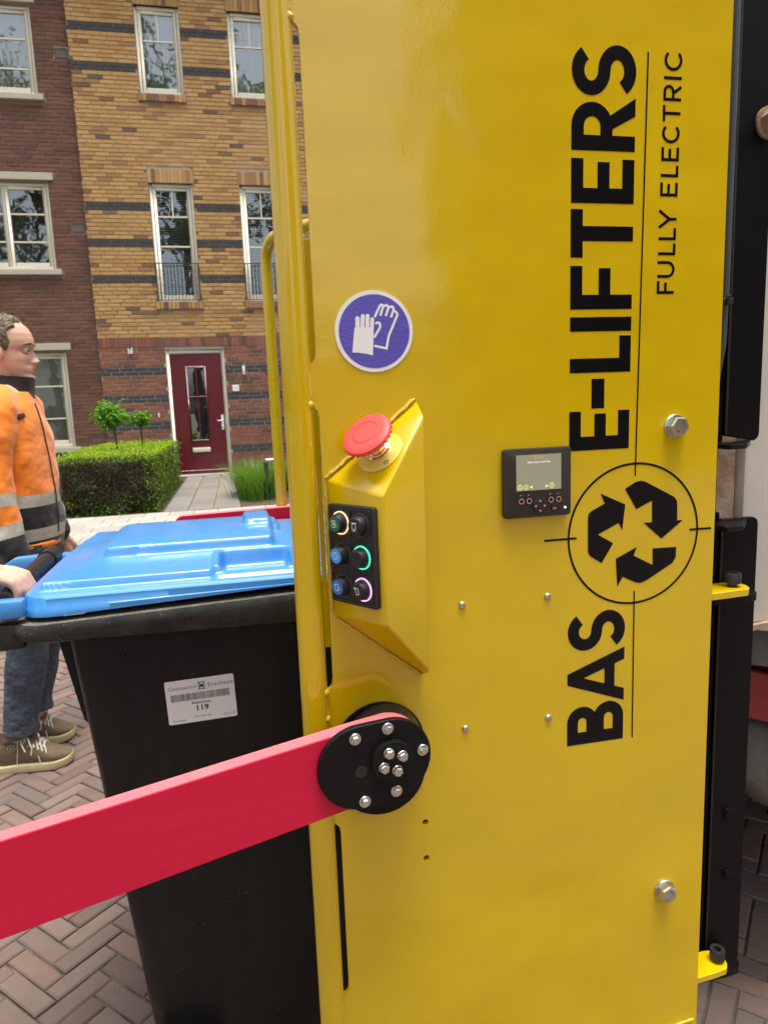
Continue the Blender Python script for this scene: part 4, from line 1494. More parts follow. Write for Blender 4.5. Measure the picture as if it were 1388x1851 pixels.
# --- glove sign
gs = MB()
GX, GZ = 0.1865, 1.4640
gs.prism([circ(GX, GZ, 0.0524, 64)], XZ(PY - 0.0012), 0, 0.0010)
gso = gs.build('glove_sign', STW, lf, smooth=None)
m = MB(); flat(m, [circ(GX + .0004, GZ, 0.0475, 64)], lambda a, b, d: (a, PY - 0.0015, b), 0)
orient_flat(m.build('sign_disc', STB, gso, smooth=None, fixn=False), (0, -1, 0))
gm_ = lambda a, b, d: (GX + (a - 690) * 9.19e-5, PY - 0.0017 - d, GZ - (b - 722) * 8.66e-5)
m = MB()
flat(m, [[(358, 1028), (405, 660), (686, 660), (655, 1080), (600, 1062), (540, 1047), (450, 1032)]], gm_, 0)
for i, (a, b, w) in enumerate((((450, 680), (454, 528), 66), ((518, 680), (532, 494), 58), ((590, 680), (600, 490), 58), ((657, 680), (667, 540), 56))):
    flat(m, ribbon([a, b], w), gm_, 0.00003)
    flat(m, [circ(b[0], b[1], w / 2, 18)], gm_, 0.00006)
orient_flat(m.build('glove_pictogram', WPRINT, gso, smooth=None, fixn=False), (0, -1, 0))
m = MB()
for i, p in enumerate(([(703, 512), (785, 345), (805, 328), (828, 338), (830, 365), (787, 492)], [(830, 368), (855, 345), (885, 337), (907, 355), (905, 382), (867, 498)],
                       [(907, 385), (935, 362), (965, 357), (985, 380), (980, 412), (943, 520)], [(982, 418), (1010, 430), (1035, 455), (1035, 490), (900, 790), (860, 978), (680, 935)],
                       [(714, 612), (735, 592), (765, 595), (782, 625), (775, 665), (700, 790), (690, 815)])):
    flat(m, ribbon(p, 34), gm_, 0.00002 * (i % 2))
orient_flat(m.build('glove_outline_pictogram', WPRINT, gso, smooth=None, fixn=False), (0, -1, 0))

# --- control box
A_, B_, C_, D_ = (0.1134, PY, 1.271), (0.2425, PY, 1.373), (0.2430, 0.89, 1.352), (0.172, 0.835, 1.256)
H_, G_, F_, E_ = (0.1138, PY, 1.083), (0.2391, PY, 0.979), (0.2410, 0.89, 0.9954), (0.172, 0.835, 1.087)
cb = MB()
cb.add([A_, B_, C_, D_, H_, G_, F_, E_], [(0, 1, 2, 3), (4, 7, 6, 5), (0, 3, 7, 4), (3, 2, 6, 7), (2, 1, 5, 6), (0, 4, 5, 1)])
cb.build('control_box', YEL, lf, bevel=(0.0035, 3))
weld([(0.112, PY - .0005, 1.2735), (0.239, PY - .0005, 1.3745)], 0.0046, 5)
weld([(0.118, PY - .002, 1.078), (0.236, PY - .002, 0.981)], 0.0038, 6)
weld([(0.111, PY - .003, 1.265), (0.112, PY - .003, 1.09)], 0.003, 7)
# keypad on the left face
K0 = Vector((0.1136, 0.9175, 0)); K1 = Vector((0.172, 0.835, 0))
kx = (K1 - K0).normalized()
kn = Vector((kx.y, -kx.x, 0))
if kn.y > 0: kn = -kn
kz = Vector((0, 0, 1))
KO = Vector((0.1136, 0.9175, 1.1745))
KM = lambda a, b, d: tuple(KO + kx * a + kz * b + kn * d)
kp0, kp1, kb, kt = 0.006, 0.091, -0.0665, 0.0665
kp = MB()
kp.prism([rrect(kp0, kp1, kb, kt, 0.004, 3)], KM, -0.001, 0.007)
# raised frames between the keys
kpo = kp.build('keypad', KEYP, lf, bevel=(0.0012, 1))
gr = MB()
cx = [kp0 + (kp1 - kp0) * .285, kp0 + (kp1 - kp0) * .715]
cz = [0.0425, 0.0, -0.0425]
for a in cx:
    for b in cz:
        ring = rrect(a - .0185, a + .0185, b - .0195, b + .0195, .004, 3)
        inn = rrect(a - .0172, a + .0172, b - .0182, b + .0182, .003, 3)
        gr.prism([ring, inn], KM, 0.007, 0.0082)
gr.build('keypad_ridge', KEYP, kpo, smooth=None)
caps = [[BGRN, KEYB], [BBLU, KEYB], [BBLU2, KEYB]]
lights = [[LWARM, RINGOFF], [RINGOFF, LGRN], [RINGOFF, LMAG]]
for j, b in enumerate(cz):
    for i, a in enumerate(cx):
        c = Vector(KM(a, b, 0.007))
        MB().lathe([(0, .0158), (.0015, .0156), (.0015, .0143), (0, .0141)], c, kn, 40, capa=False, capb=False).build('light_ring', lights[j][i], kpo)
        bt = MB()
        bt.lathe([(0, .0135), (.008, .0125), (.0108, .0115), (.0118, .0100)], c, kn, 36, capb=False)
        bt.lathe([(0.0118, .0100), (.0119, .00001)], c, kn, 36, 1, capa=False, capb=False)
        bt.build('button', [KEYB, caps[j][i]], kpo)
        ic = MB()
        IM = lambda x, y, d, c=c: tuple(c + kx * x + kz * y + kn * (0.0122 + d))
        if (j, i) == (1, 1):
            continue
        if (j, i) == (2, 1):
            flat(ic, ribbon([(-.003, .004), (.002, .0045), (.0042, -.003), (-.0005, -.0042)], .0008, True) + ribbon([(-.005, .0028), (-.003, .0058)], .0008), IM, 0)
        elif (j, i) == (0, 1):
            flat(ic, ribbon([(-.003, .0035), (.003, .0035), (.003, -.0035), (-.003, -.0035)], .0008, True) + ribbon([(-.0045, .0045), (.0045, .0045)], .0009) + ribbon([(-.003, -.0055), (.003, -.0055)], .0008), IM, 0)
        else:
            flat(ic, ribbon([(-.0042, .0038), (.0016, .0045), (.0022, -.004), (-.0028, -.0045)], .0008, True) + ribbon([(.0044, .001), (.0044, -.0035)], .0007), IM, 0)
            if j == 0:
                flat(ic, [[(-.001, -.001), (.001, -.001), (.001, .002), (-.001, .002)]], IM, 0)
        o = ic.build('button_icon', WPRINT, kpo, smooth=None, fixn=False)
        orient_flat(o, kn)

# emergency stop on the sloping top face
en = Vector((-0.53954769, -0.49248195, 0.6828981))
eb = Vector((0.1825, 0.8924, 1.3058)) + en * 0.0006
es = MB()
es.lathe([(0, .0325), (.0012, .0322), (.0016, .031)], eb, en, 44)
eo = es.build('emergency_stop', LEGEND, lf)
mk = MB()
eu = Vector((0, 0, 1)).cross(en).normalized(); ev = en.cross(eu)
EM = lambda a, b, d: tuple(eb + eu * a + ev * b + en * (0.0019 + d))
flat(mk, ribbon(circ(.019, -.017, .0033, 20), .0006, True) + ribbon(circ(.019, -.017, .0016, 14), .0005, True), EM, 0)
orient_flat(mk.build('legend_mark', KPRINT, eo, smooth=None, fixn=False), en)
MB().lathe([(.0016, .0175), (.006, .0172), (.007, .0150), (.010, .0148), (.011, .0135), (.034, .0132)], eb, en, 32).build('collar', CHROME, eo)
hd_ = MB()
hd_.lathe([(.027, .014), (.029, .026), (.0315, .0325), (.035, .0345), (.0385, .0335), (.0408, .030), (.0416, .024), (.0412, .0205), (.0414, .0195), (.0418, .010), (.0418, .00001)], eb, en, 56, capb=False)
for i in range(56):
    a = 2 * PI * i / 56
    if i % 2 == 0:
        d_ = eu * math.cos(a) + ev * math.sin(a)
        hd_.tube([eb + d_ * .0335 + en * .0315, eb + d_ * .0348 + en * .036], .0009, 5)
hd_.build('mushroom_head', ESTOP, eo)
mk = MB()
EH = lambda a, b, d: tuple(eb + eu * a + ev * b + en * (0.0421 + d))
flat(mk, ribbon(arc(0, 0, .0175, .0175, 20, 175, 20), .0007) + ribbon(arc(0, 0, .0175, .0175, 200, 355, 20), .0007), EH, 0)
orient_flat(mk.build('arrow_print', mat('emergency_dark_red', (0.45, 0.02, 0.02), .5), eo, smooth=None, fixn=False), en)

# --- display
dx0, dx1, dz0, dz1 = 0.3618, 0.4640, 1.2010, 1.2997
W_, H2 = dx1 - dx0, dz1 - dz0
ds = MB()
ds.prism([rrect(dx0, dx1, dz0, dz1, 0.005, 4)], XZ(PY - 0.011), 0, 0.0108)
dso = ds.build('display_unit', DISPB, lf, bevel=(0.0022, 2))
DU = lambda u: dx0 + W_ * u
DV = lambda v: dz1 - H2 * v
DY = PY - 0.0111
MB().box((DU(.178), DY - 0.0006, DV(.605)), (DU(.842), DY + .001, DV(.092))).build('screen', DISPS, dso, smooth=None)
text_obj('screen_text', 'Error', 0.0072, (DU(.51), DY - .0009, DV(.135)), (1, 0, 0), (0, 0, 1), DTXT, dso)
text_obj('screen_text', 'Safety Guard Left Stop', 0.0038, (DU(.51), DY - .0009, DV(.2)), (1, 0, 0), (0, 0, 1), DTXW, dso)
DM = lambda a, b, d: (a, DY - 0.0009 - d, b)
ic = MB()
zc = DV(.555)
c1 = DU(.228)
flat(ic, ribbon(circ(c1, zc, .0038, 18), .0005, True), DM, 0)
flat(ic, ribbon(arc(c1, zc, .0016, .0038, 0, 360, 18)[:-1], .0004, True), DM, .00002)
flat(ic, ribbon([(c1 - .0038, zc + .0012), (c1 + .0038, zc + .0012)], .0004) + ribbon([(c1 - .0038, zc - .0012), (c1 + .0038, zc - .0012)], .0004), DM, .00004)
c2 = DU(.318)
flat(ic, ribbon(circ(c2, zc, .0036, 18), .0005, True), DM, 0)
flat(ic, ribbon([(c2 - .0013, zc - .0016), (c2 + .0013, zc - .0016), (c2 + .0013, zc + .0016), (c2 - .0013, zc + .0016)], .0005, True), DM, .00002)
flat(ic, [[(DU(.372), zc), (DU(.41), zc + .0025), (DU(.41), zc - .0025)], [(DU(.648), zc), (DU(.608), zc + .0025), (DU(.608), zc - .0025)]], DM, 0)
c3 = DU(.70)
flat(ic, ribbon(circ(c3, zc + .0008, .0038, 18), .0005, True) + ribbon(circ(c3, zc + .0008, .0018, 14), .0006, True), DM, 0)
orient_flat(ic.build('screen_icons', DTXY, dso, smooth=None, fixn=False), (0, -1, 0))
for u in (.245, .36, .685, .80):
    s_ = MB()
    s_.prism([rrect(DU(u) - .0044, DU(u) + .0044, DV(.81), DV(.665), .0042, 5)], XZ(DY - .0016), 0, .0016)
    ko = s_.build('soft_key', KEYB, dso, bevel=(.0006, 1))
    m = MB(); flat(m, ribbon(circ(DU(u), DV(.755), .0036, 22), .0010, True), DM, .0009)
    orient_flat(m.build('key_ring_print', COPPER, ko if False else dso, smooth=None, fixn=False), (0, -1, 0))
MB().lathe([(0, .0112), (.0016, .0110), (.002, .0100), (.0017, .00001)], (DU(.52), DY, DV(.835)), (0, -1, 0), 36, capb=False).build('direction_pad', KEYB, dso)
m = MB()
for k in range(4):
    a = k * PI / 2
    c = (DU(.52) + math.cos(a) * .0068, DV(.835) + math.sin(a) * .0072)
    flat(m, [[(c[0] + math.cos(a + q) * .0024, c[1] + math.sin(a + q) * .0024) for q in (0, 2.2, -2.2)]], DM, .0016)
orient_flat(m.build('direction_arrows', COPPER, dso, smooth=None, fixn=False), (0, -1, 0))
MB().lathe([(0, .0048), (.0014, .0046), (.0014, .00001)], (DU(.735), DY, DV(.885)), (0, -1, 0), 24, capb=False).build('ok_key', KEYB, dso)
text_obj('key_text', 'ok', 0.0052, (DU(.735), DY - .0019, DV(.882)), (1, 0, 0), (0, 0, 1), COPPER, dso, bold=.0001)
MB().lathe([(0, .0014), (.0006, .0012), (.0008, .00001)], (DU(.905), DY, DV(.885)), (0, -1, 0), 14, capb=False).build('status_light', LED, dso)

# --- red arm with pivot
P = Vector((0.172, 0.850, 0.8935))
e1 = Vector((-0.366, -0.036, -0.046)).normalized()
e2 = (Vector((0, 0, 1)) - e1 * e1.z).normalized()
e3 = e1.cross(e2)
if e3.y > 0: e3 = -e3                          # towards the camera
AM = lambda a, b, d: tuple(P + e1 * a + e2 * b + e3 * d)
ar = MB()
hw = 0.0555
L_ = 0.545
pl = [(L_ - .5, 0.0665)] + arc(.004, 0.0135, .0525, .0525, 88, 268, 24)     # round end (towards -a)
pl = pl + arc(L_ - .045, -.0575 + .045, .045, .045, 270, 360, 8) + arc(L_ - .045, .0615 - .045, .045, .045, 0, 90, 8)
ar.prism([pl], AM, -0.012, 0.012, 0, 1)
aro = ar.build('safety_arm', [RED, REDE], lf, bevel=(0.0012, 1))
pp = MB()
r_ = 0.0555
pl = hull(circ(.0035, 0.0150, r_, 64) + circ(.0445, 0.0165, .0575, 64))
pp.prism([pl], AM, 0.0125, 0.0215)
pp.build('pivot_plate', BLKP, aro, bevel=(0.0010, 1))
hubc = AM(0, 0, 0)


def on_arm(x, y, z):
    q = Vector((x, y, z)) - P
    return q.dot(e1), q.dot(e2)


MB().lathe([(0, .0285), (.0075, .0282), (.0082, .0272)], AM(.0038, .0158, 0.0216), e3, 40).build('hub_disc', BLKP, aro)
for x, b in ((0.0463, 0.0583), (0.0017, 0.0593), (-0.0404, 0.0148), (0.0041, -0.0306), (0.0481, -0.0309)):
    hexbolt(AM(x, b, .0216), e3, .0080, .0054, .0058, 'plate_bolt', aro, rot=x * 30, hw=.0016)
for x, b in ((0.0075, 0.0299), (-0.0098, 0.0208), (0.0171, 0.0122), (0.0002, 0.0027)):
    hexbolt(AM(x, b, .0299), e3, .0072, .0064, .0068, 'hub_bolt', aro, rot=x * 40, hw=.0014)
a, b = 0.0463, 0.0116
MB().lathe([(0, .0082), (.0008, .008), (.0008, .0062), (-.004, .0058), (-.004, .00001)], AM(a, b, .0217), e3, 24, capb=False).build('grub_screw', DSTEEL, aro)
# obround boss behind the arm and drum
ob_ = MB()
hx_, hz_ = 0.066, 0.087
pl = arc(0.171, 0.862 + (hz_ - hx_), hx_, hx_, 0, 180, 24) + arc(0.171, 0.862 - (hz_ - hx_), hx_, hx_, 180, 360, 24)
ob_.prism([pl], XZ(PY - .004), 0, .003)
ob_.build('pivot_cover', BLKP, lf, bevel=(.001, 1))
MB().lathe([(0, .055), (.05, .053)], (0.176, PY - .005, 0.892), (0, -1, 0), 40).build('pivot_drum', DSTEEL, lf)

# --- far side of the lifter
FYL = 1.95
fp = MB()
fp.box((0.150, FYL, 0.25), (0.74, FYL + .008, 1.80))
fp.build('far_side_panel', YEL, lf, smooth=None)
lp = MB()
pts = [(0.112, FYL + .01, 0.30), (0.111, FYL + .01, 1.0), (0.109, FYL + .01, 1.70)]
for a in range(0, 91, 15):
    t = R(a)
    pts.append((0.109 + .055 * (1 - math.cos(t)) * .55, FYL + .01 - .055 * (1 - math.cos(t)) * .85, 1.755 + .06 * math.sin(t)))
pts += [(0.22, FYL - .10, 1.828), (0.34, FYL - .26, 1.84), (0.5, FYL - .45, 1.85)]
lp.tube(pts, 0.0150, 16)
lp.build('guard_loop', YELT, lf)
MB().box((0.10, FYL - .02, 1.055), (0.19, FYL + .03, 1.072)).build('guard_bracket', YELT, lf, bevel=(.003, 1))
fa = MB()
pl = arc(-.155, 1.062, .028, .028, 90, 180, 6) + [(-.183, .985), (0.4, .985), (0.4, 1.098), (0.2, 1.098)]
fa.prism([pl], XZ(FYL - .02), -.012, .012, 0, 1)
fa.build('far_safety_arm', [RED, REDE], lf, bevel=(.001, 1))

# --- black mounting frame at the right
fr_ = MB()
# upper L profile: flange facing the viewer, web going back
fr_.prism([[(0.768, 1.2975), (0.768, 2.3), (0.832, 2.3), (0.832, 1.303)] + arc(.820, 1.299, .012, .012, 0, -90, 5)], XZ(0.98), 0, .010)
fr_.box((0.760, 0.984, 1.287), (0.7675, 1.24, 2.3))
fo_ = fr_.build('mounting_frame', BLK, lf, bevel=(.0015, 1))
fr_ = MB()
fr_.prism([[(0.768, 0.325), (0.768, 1.1605)] + arc(.826, 1.1485, .012, .012, 90, 0, 5) + [(.838, .335), (.828, .325)]], XZ(0.98), 0, .010)
fr_.box((0.760, 0.984, 0.325), (0.7675, 1.24, 1.172))
fr_.build('mounting_frame', BLK, lf, bevel=(.0015, 1))
for z in (1.2795, 1.151):
    g = MB()
    g.prism([[(.735, .925), (.768, .930), (.812, .976), (.812, .979), (.735, .979)]], lambda a, b, d, z=z: (a, b, z + d), 0, .008)
    g.build('gusset', BLK, lf, bevel=(.001, 1))
for i, (z, zb) in enumerate(((1.045, 0), (0.364, 1))):
    t = MB()
    t.prism([[(.7075, .919), (.742, .921)] + arc(.765, .945, .024, .024, -60, 90, 8) + [(.7075, .967)]], lambda a, b, d, z=z: (a, b, z + d), 0, .012)
    to_ = t.build('hinge_tab', YEL, lf, bevel=(.001, 1))
    if i:
        for vv in to_.data.vertices:
            if vv.co.x + .4 > .745: vv.co.x -= .010
    t = MB()
    t.prism([[(.722, .93), (.772, .93)] + arc(.785, .955, .026, .026, -60, 60, 8) + [(.80, .979), (.722, .979)]], lambda a, b, d, z=z: (a, b, z - .0125 + d), 0, .012)
    t.build('frame_tab', BLK, lf, bevel=(.001, 1))
    s_ = MB()
    s_.lathe([(0, .0065), (.006, .0065), (.006, .0125), (.022, .0125), (.023, .0118), (.023, .0065), (.014, .006), (.014, .00001)], (.764, .944, z + .012), (0, 0, 1), 28, capb=False)
    s_.build('cap_screw', DSTEEL, lf)
weld([(.770, .978, 1.285), (.812, .977, 1.288)], .0032, 11, 'frame_weld').data.materials[0] = BLK
weld([(.770, .978, 1.158), (.812, .977, 1.160)], .0032, 12, 'frame_weld').data.materials[0] = BLK
w = weld([(.7685, .9785, .33), (.83, .9785, .326)], .0028, 14, 'frame_weld'); w.data.materials[0] = BLK
bead = MB().tube([(.7685, .979, 2.2), (.7683, .979, 1.30)], .0018, 6).build('frame_weld', DSTEEL, lf)
bead = MB().tube([(.7685, .979, 1.15), (.7683, .979, .34)], .0016, 6).build('frame_weld', DSTEEL, lf)
cbm = MB()
cbm.tube([(.748, .965, 2.2), (.746, .962, 1.8), (.742, .958, 1.66), (.741, .957, 1.54), (.739, .957, 1.44), (.728, .96, 1.36), (.715, .97, 1.28)], .0058, 10)
cbo = cbm.build('cable', CABLE, lf)
MB().box((.7335, .949, 1.498), (.7500, .966, 1.507)).build('cable_tie', KEYB, cbo, bevel=(.001, 1))
MB().box((.737, .945, 1.4975), (.742, .9488, 1.512)).build('tie_head', KEYB, cbo, bevel=(.0008, 1))
for x, z in ((.802, .63), (.806, .51)):
    hexbolt((x, .9795, z), (0, -1, 0), .011, .009, .006, 'frame_bolt', lf, hw=.002).data.materials[0] = BLK
bt = MB()
bt.lathe([(0, .024), (.005, .024)], (.822, .979, 1.768), (0, -1, 0), 24)
bt.lathe([(0.005, .019), (.021, .019)], (.822, .979, 1.768), (0, -1, 0), 6)
bt.lathe([(.0, .0115), (.040, .0115), (.044, .009)], (.822, .979, 1.768), (0, -1, 0), 20)
bt.build('frame_nut', RUST, lf)

# ------------------------------------------------------------------ wheelie bin
wb = empty('wheelie_bin', (-0.02, 1.47, 0.0), 'black wheelie bin with bright blue lid and white address sticker', 'wheelie bin')


def rring(x0, x1, y0, y1, r, k=6):
    return rrect(x0, x1, y0, y1, r, k)


bd = MB()
rings = []
zs = [0.02, 0.05, 0.3, 0.6, 0.9, 0.99]
for z in zs:
    t = z / 0.99
    inn = 0.02 if z < .03 else 0
    rings.append([(p[0], p[1], z) for p in rring(-.232 - .080 * t + inn, .235 + .06 * t - inn, 1.265 - .05 * t + inn, 1.69 + .05 * t - inn, 0.05)])
n = len(rings[0])
o = 0
for r in rings:
    bd.v += r
for i in range(len(rings) - 1):
    for j in range(n):
        bd.f.append((i * n + j, i * n + (j + 1) % n, (i + 1) * n + (j + 1) % n, (i + 1) * n + j)); bd.m.append(0)
bd.f.append(tuple(reversed(range(n)))); bd.m.append(0)
bd.build('body', BINB, wb, smooth=50)
rib = MB()
rib.prism([[(-.345, .995), (-.30, .995), (-.285, .80), (-.300, .80), (-.312, .815)]], XZ(1.29), 0, .05)
rib.build('back_rib', BINB, wb, bevel=(.006, 2))
rib = MB()
rib.prism([[(-.345, .995), (-.30, .995), (-.285, .80), (-.300, .80), (-.312, .815)]], XZ(1.61), 0, .05)
rib.build('back_rib', BINB, wb, bevel=(.006, 2))
# rim
rm = MB()
X0, X1, Y0, Y1 = -.392, .340, 1.173, 1.780
ztop = lambda x: 1.033 + .034 * (x + .36)
zbot = lambda x: 1.002 - .018 * (x + .36)
prof = [(0.055, 'b', 0.012), (0.012, 'b', 0.0), (0.003, 'b', 0.004), (0.0, 'b', .012), (0.0, 't', -.008), (0.003, 't', -.002), (0.009, 't', -.001), (0.05, 't', -.001), (0.06, 't', -.006)]
base = []
for ins, w_, dz in prof:
    base.append([(p[0], p[1], (zbot(p[0]) if w_ == 'b' else ztop(p[0])) + dz) for p in rring(X0 + ins, X1 - ins, Y0 + ins, Y1 - ins, max(.06 - ins * .6, .02), 8)])
n = len(base[0])
for r in base:
    rm.v += r
for i in range(len(base) - 1):
    for j in range(n):
        rm.f.append((i * n + j, i * n + (j + 1) % n, (i + 1) * n + (j + 1) % n, (i + 1) * n + j)); rm.m.append(1 if 6 <= i <= 7 else 0)
rm.build('rim', [BINR, DIRT], wb, smooth=40)
# lid: height field with ledge, dome, hump and grip recess
ld = MB()
LX0, LX1, LY0, LY1 = -.368, .325, 1.201, 1.758
cx_, cy_, hx_, hy_ = (LX0 + LX1) / 2, (LY0 + LY1) / 2, (LX1 - LX0) / 2, (LY1 - LY0) / 2


def sst(a, b, x):
    t = max(0.0, min(1.0, (x - a) / (b - a)))
    return t * t * (3 - 2 * t)


def rect_mask(x, y, x0, x1, y0, y1, e, r=.015):
    # signed distance to rounded rect -> smooth mask
    qx = abs(x - (x0 + x1) / 2) - (x1 - x0) / 2 + r
    qy = abs(y - (y0 + y1) / 2) - (y1 - y0) / 2 + r
    d_ = math.hypot(max(qx, 0), max(qy, 0)) + min(max(qx, qy), 0) - r
    return 1 - sst(-e, 0, d_)


def lid_z(x, y):
    e = min(x - LX0, LX1 - x, y - LY0, LY1 - y)
    ex = min(x - LX0, LX1 - x)
    ey = min(y - LY0, LY1 - y)
    z = 1.0725 + .004 * sst(0, .005, e)
    z += .015 * sst(.022, .030, e)
    z += .016 * sst(.03, .22, ey) * sst(.03, .14, ex)
    z += .006 * (1 - ((y - cy_) / hy_) ** 2)
    z += .018 * rect_mask(x, y, -.262, .062, 1.335, 1.640, .010)
    z += .012 * rect_mask(x, y, -.002, .078, 1.44, 1.70, .009)
    z += .007 * rect_mask(x, y, -.062, .098, 1.212, 1.326, .006)
    z -= .030 * rect_mask(x, y, -.050, .086, 1.224, 1.314, .012)
    return z


NU, NV = 210, 180
for iv in range(NV + 1):
    for iu in range(NU + 1):
        u, v = -1 + 2 * iu / NU, -1 + 2 * iv / NV
        m_ = max(abs(u), abs(v), 1e-6)
        hxm, hym, r = hx_ * m_, hy_ * m_, .052 * m_
        px, py = hx_ * u, hy_ * v
        qx, qy = max(-hxm + r, min(hxm - r, px)), max(-hym + r, min(hym - r, py))
        dx, dy = px - qx, py - qy
        l_ = math.hypot(dx, dy)
        if l_ > 1e-9 and dx != 0 and dy != 0:
            px, py = qx + dx / l_ * r, qy + dy / l_ * r
        x, y = cx_ + px, cy_ + py
        ld.v.append((x, y, lid_z(x, y)))
for iv in range(NV):
    for iu in range(NU):
        a = iv * (NU + 1) + iu
        ld.f.append((a, a + 1, a + NU + 2, a + NU + 1)); ld.m.append(0)
bound = [i for i in range(NU)] + [NU + (NU + 1) * i for i in range(NV)] + [(NU + 1) * NV + NU - i for i in range(NU)] + [(NU + 1) * (NV - i) for i in range(NV)]
prev = bound
for outs, zf in ((.0035, lambda x: 1.0715), (.0045, lambda x: 1.0575 + .012 * (x + .35)), (.008, lambda x: 1.055 + .016 * (x + .35)), (.008, lambda x: 1.041 + .045 * (x + .35)), (-.006, lambda x: 1.041 + .045 * (x + .35))):
    cur = []
    for b_ in bound:
        x, y, z = ld.v[b_]
        d_ = Vector((x - max(LX0 + .06, min(LX1 - .06, x)), y - max(LY0 + .06, min(LY1 - .06, y))))
        if d_.length < 1e-6: d_ = Vector((1, 0))
        d_.normalize()
        cur.append(len(ld.v))
        ld.v.append((x + d_.x * outs, y + d_.y * outs, zf(x)))
    k = len(bound)
    for i in range(k):
        ld.f.append((prev[i], cur[i], cur[(i + 1) % k], prev[(i + 1) % k])); ld.m.append(0)
    prev = cur
lido = ld.build('lid', LID, wb, smooth=60)
for ya, yb in ((1.200, 1.228), (1.585, 1.615)):
    a = MB()
    a.prism([[(-0.3630, 1.043), (-0.3630, 1.0725), (-0.4180, 1.0735), (-0.4880, 1.070), (-0.5180, 1.05), (-0.5180, 1.005), (-0.4780, 1.018), (-0.4380, 1.034), (-0.3980, 1.041)]], XZ(ya), 0, yb - ya)
    a.build('hinge_arm', LID, lido, bevel=(.005, 2))
for ya, yb in ((1.205, 1.235), (1.625, 1.66)):
    hb = MB()
    hb.prism([[(-0.3680, 1.032), (-0.3680, .988), (-0.4180, .986), (-0.4680, 1.0), (-0.4830, 1.03), (-0.4580, 1.033)]], XZ(ya), 0, yb - ya)
    hb.build('handle_bracket', BINR, wb, bevel=(.006, 2))
hg = MB()
hg.tube([(-0.4040, 1.235, 1.064), (-0.4040, 1.262, 1.064), (-0.4060, 1.37, 1.067)], [.015, .0165, .0165], 20)
hg.tube([(-0.4060, 1.368, 1.067), (-0.4060, 1.382, 1.067)], .0205, 22)
hg.tube([(-0.4060, 1.38, 1.067), (-0.4090, 1.54, 1.070)], .0175, 20)
hg.tube([(-0.4090, 1.54, 1.070), (-0.4090, 1.60, 1.070)], .0205, 20)
hg.build('handle', GRIP, wb, smooth=40)
ax = MB()
ax.tube([(-.195, 1.22, .086), (-.195, 1.74, .086)], .012, 12)
ax.build('axle', DSTEEL, wb)
for y in (1.215, 1.69):
    w = MB().lathe([(0, .03), (0, .065), (.008, .085), (.042, .085), (.05, .065), (.05, .03)], (-.195, y, .086), (0, 1, 0), 36)
    w.build('wheel', RUBBER, wb)
# sticker on the near side, following the draft of the wall
syz = lambda z: 1.265 - .05 * (z / .99)
SN = Vector((0, -1, -.0505)).normalized()
sc_ = Vector((-.0950, syz(.8575) - .0002, .8575))
sr = Vector((math.cos(R(1.5)), 0, math.sin(R(1.5))))
sn = Vector((0, -1, 0))
su = Vector((-math.sin(R(1.5)), -.05, math.cos(R(1.5)))).normalized()
sn = su.cross(sr)
if sn.y > 0: sn = -sn
SM = lambda a, b, d: tuple(sc_ + sr * a + su * b + sn * (.0016 + d))
m = MB()
m.prism([rrect(-.060, .060, -.0415, .0415, .003, 3)], SM, -.0008, 0)
so = m.build('address_sticker', STW, wb, smooth=None)


def stx(t, size, a, b, m_, bold=0, sp=1.0):
    text_obj('sticker_text', t, size, SM(a, b, .0003), sr, su, m_, so, bold=bold, spacing=sp)


stx('Gemeente', .0105, -.0305, .0268, GPRINT, 0, 1.12)
stx('Enschede', .0108, .0360, .0268, GPRINT, .00008, 1.1)
m = MB()
q = ribbon([(-.0035, .0335), (.0095, .0335)], .0014) + ribbon([(-.0035, .0205), (.0095, .0205)], .0014) + ribbon([(-.0045, .0283), (.0105, .0283)], .0010) + ribbon([(-.0045, .0258), (.0105, .0258)], .0010)
flat(m, q, SM, .0002)
flat(m, ribbon([(-.002, .0335), (.0015, .027), (-.002, .0205)], .0018) + ribbon([(.008, .0335), (.0045, .027), (.008, .0205)], .0018), SM, .00026)
flat(m, [[(.001, .0295), (.005, .0295), (.005, .0245), (.001, .0245)]], SM, .0003)
orient_flat(m.build('town_emblem', KPRINT, so, smooth=None, fixn=False), sn)
m = MB()
rb = random.Random(119)
x = -.0515
while x < .0495:
    w_ = rb.choice((.0005, .0005, .0009, .0013))
    flat(m, [[(x, .0015), (x + w_, .0015), (x + w_, .0150), (x, .0150)]], SM, .0002)
    x += w_ + rb.choice((.0005, .0006, .0010))
orient_flat(m.build('barcode', KPRINT, so, smooth=None, fixn=False), sn)
stx('Biskerstraat', .0066, 0, -.0045, KPRINT, .00012, 1.05)
stx('119', .0150, .000, -.0155, KPRINT, .00035, 1.05)
stx('Enschede', .0056, -.0415, -.0352, GPRINT, .00005, 1.05)
stx('EN PAP140', .0058, 0, -.0316, GPRINT, 0, 1.05)
stx('7513 DT', .0056, .0465, -.0345, GPRINT, .00004, 1.05)

# ------------------------------------------------------------------ people


def interp(tab, z):
    for a, b in zip(tab[:-1], tab[1:]):
        if a[0] <= z <= b[0]:
            t = (z - a[0]) / (b[0] - a[0])
            t = t * t * (3 - 2 * t) * .5 + t * .5
            return [a[i] + (b[i] - a[i]) * t for i in range(1, len(a))]
    return list(tab[0][1:]) if z < tab[0][0] else list(tab[-1][1:])


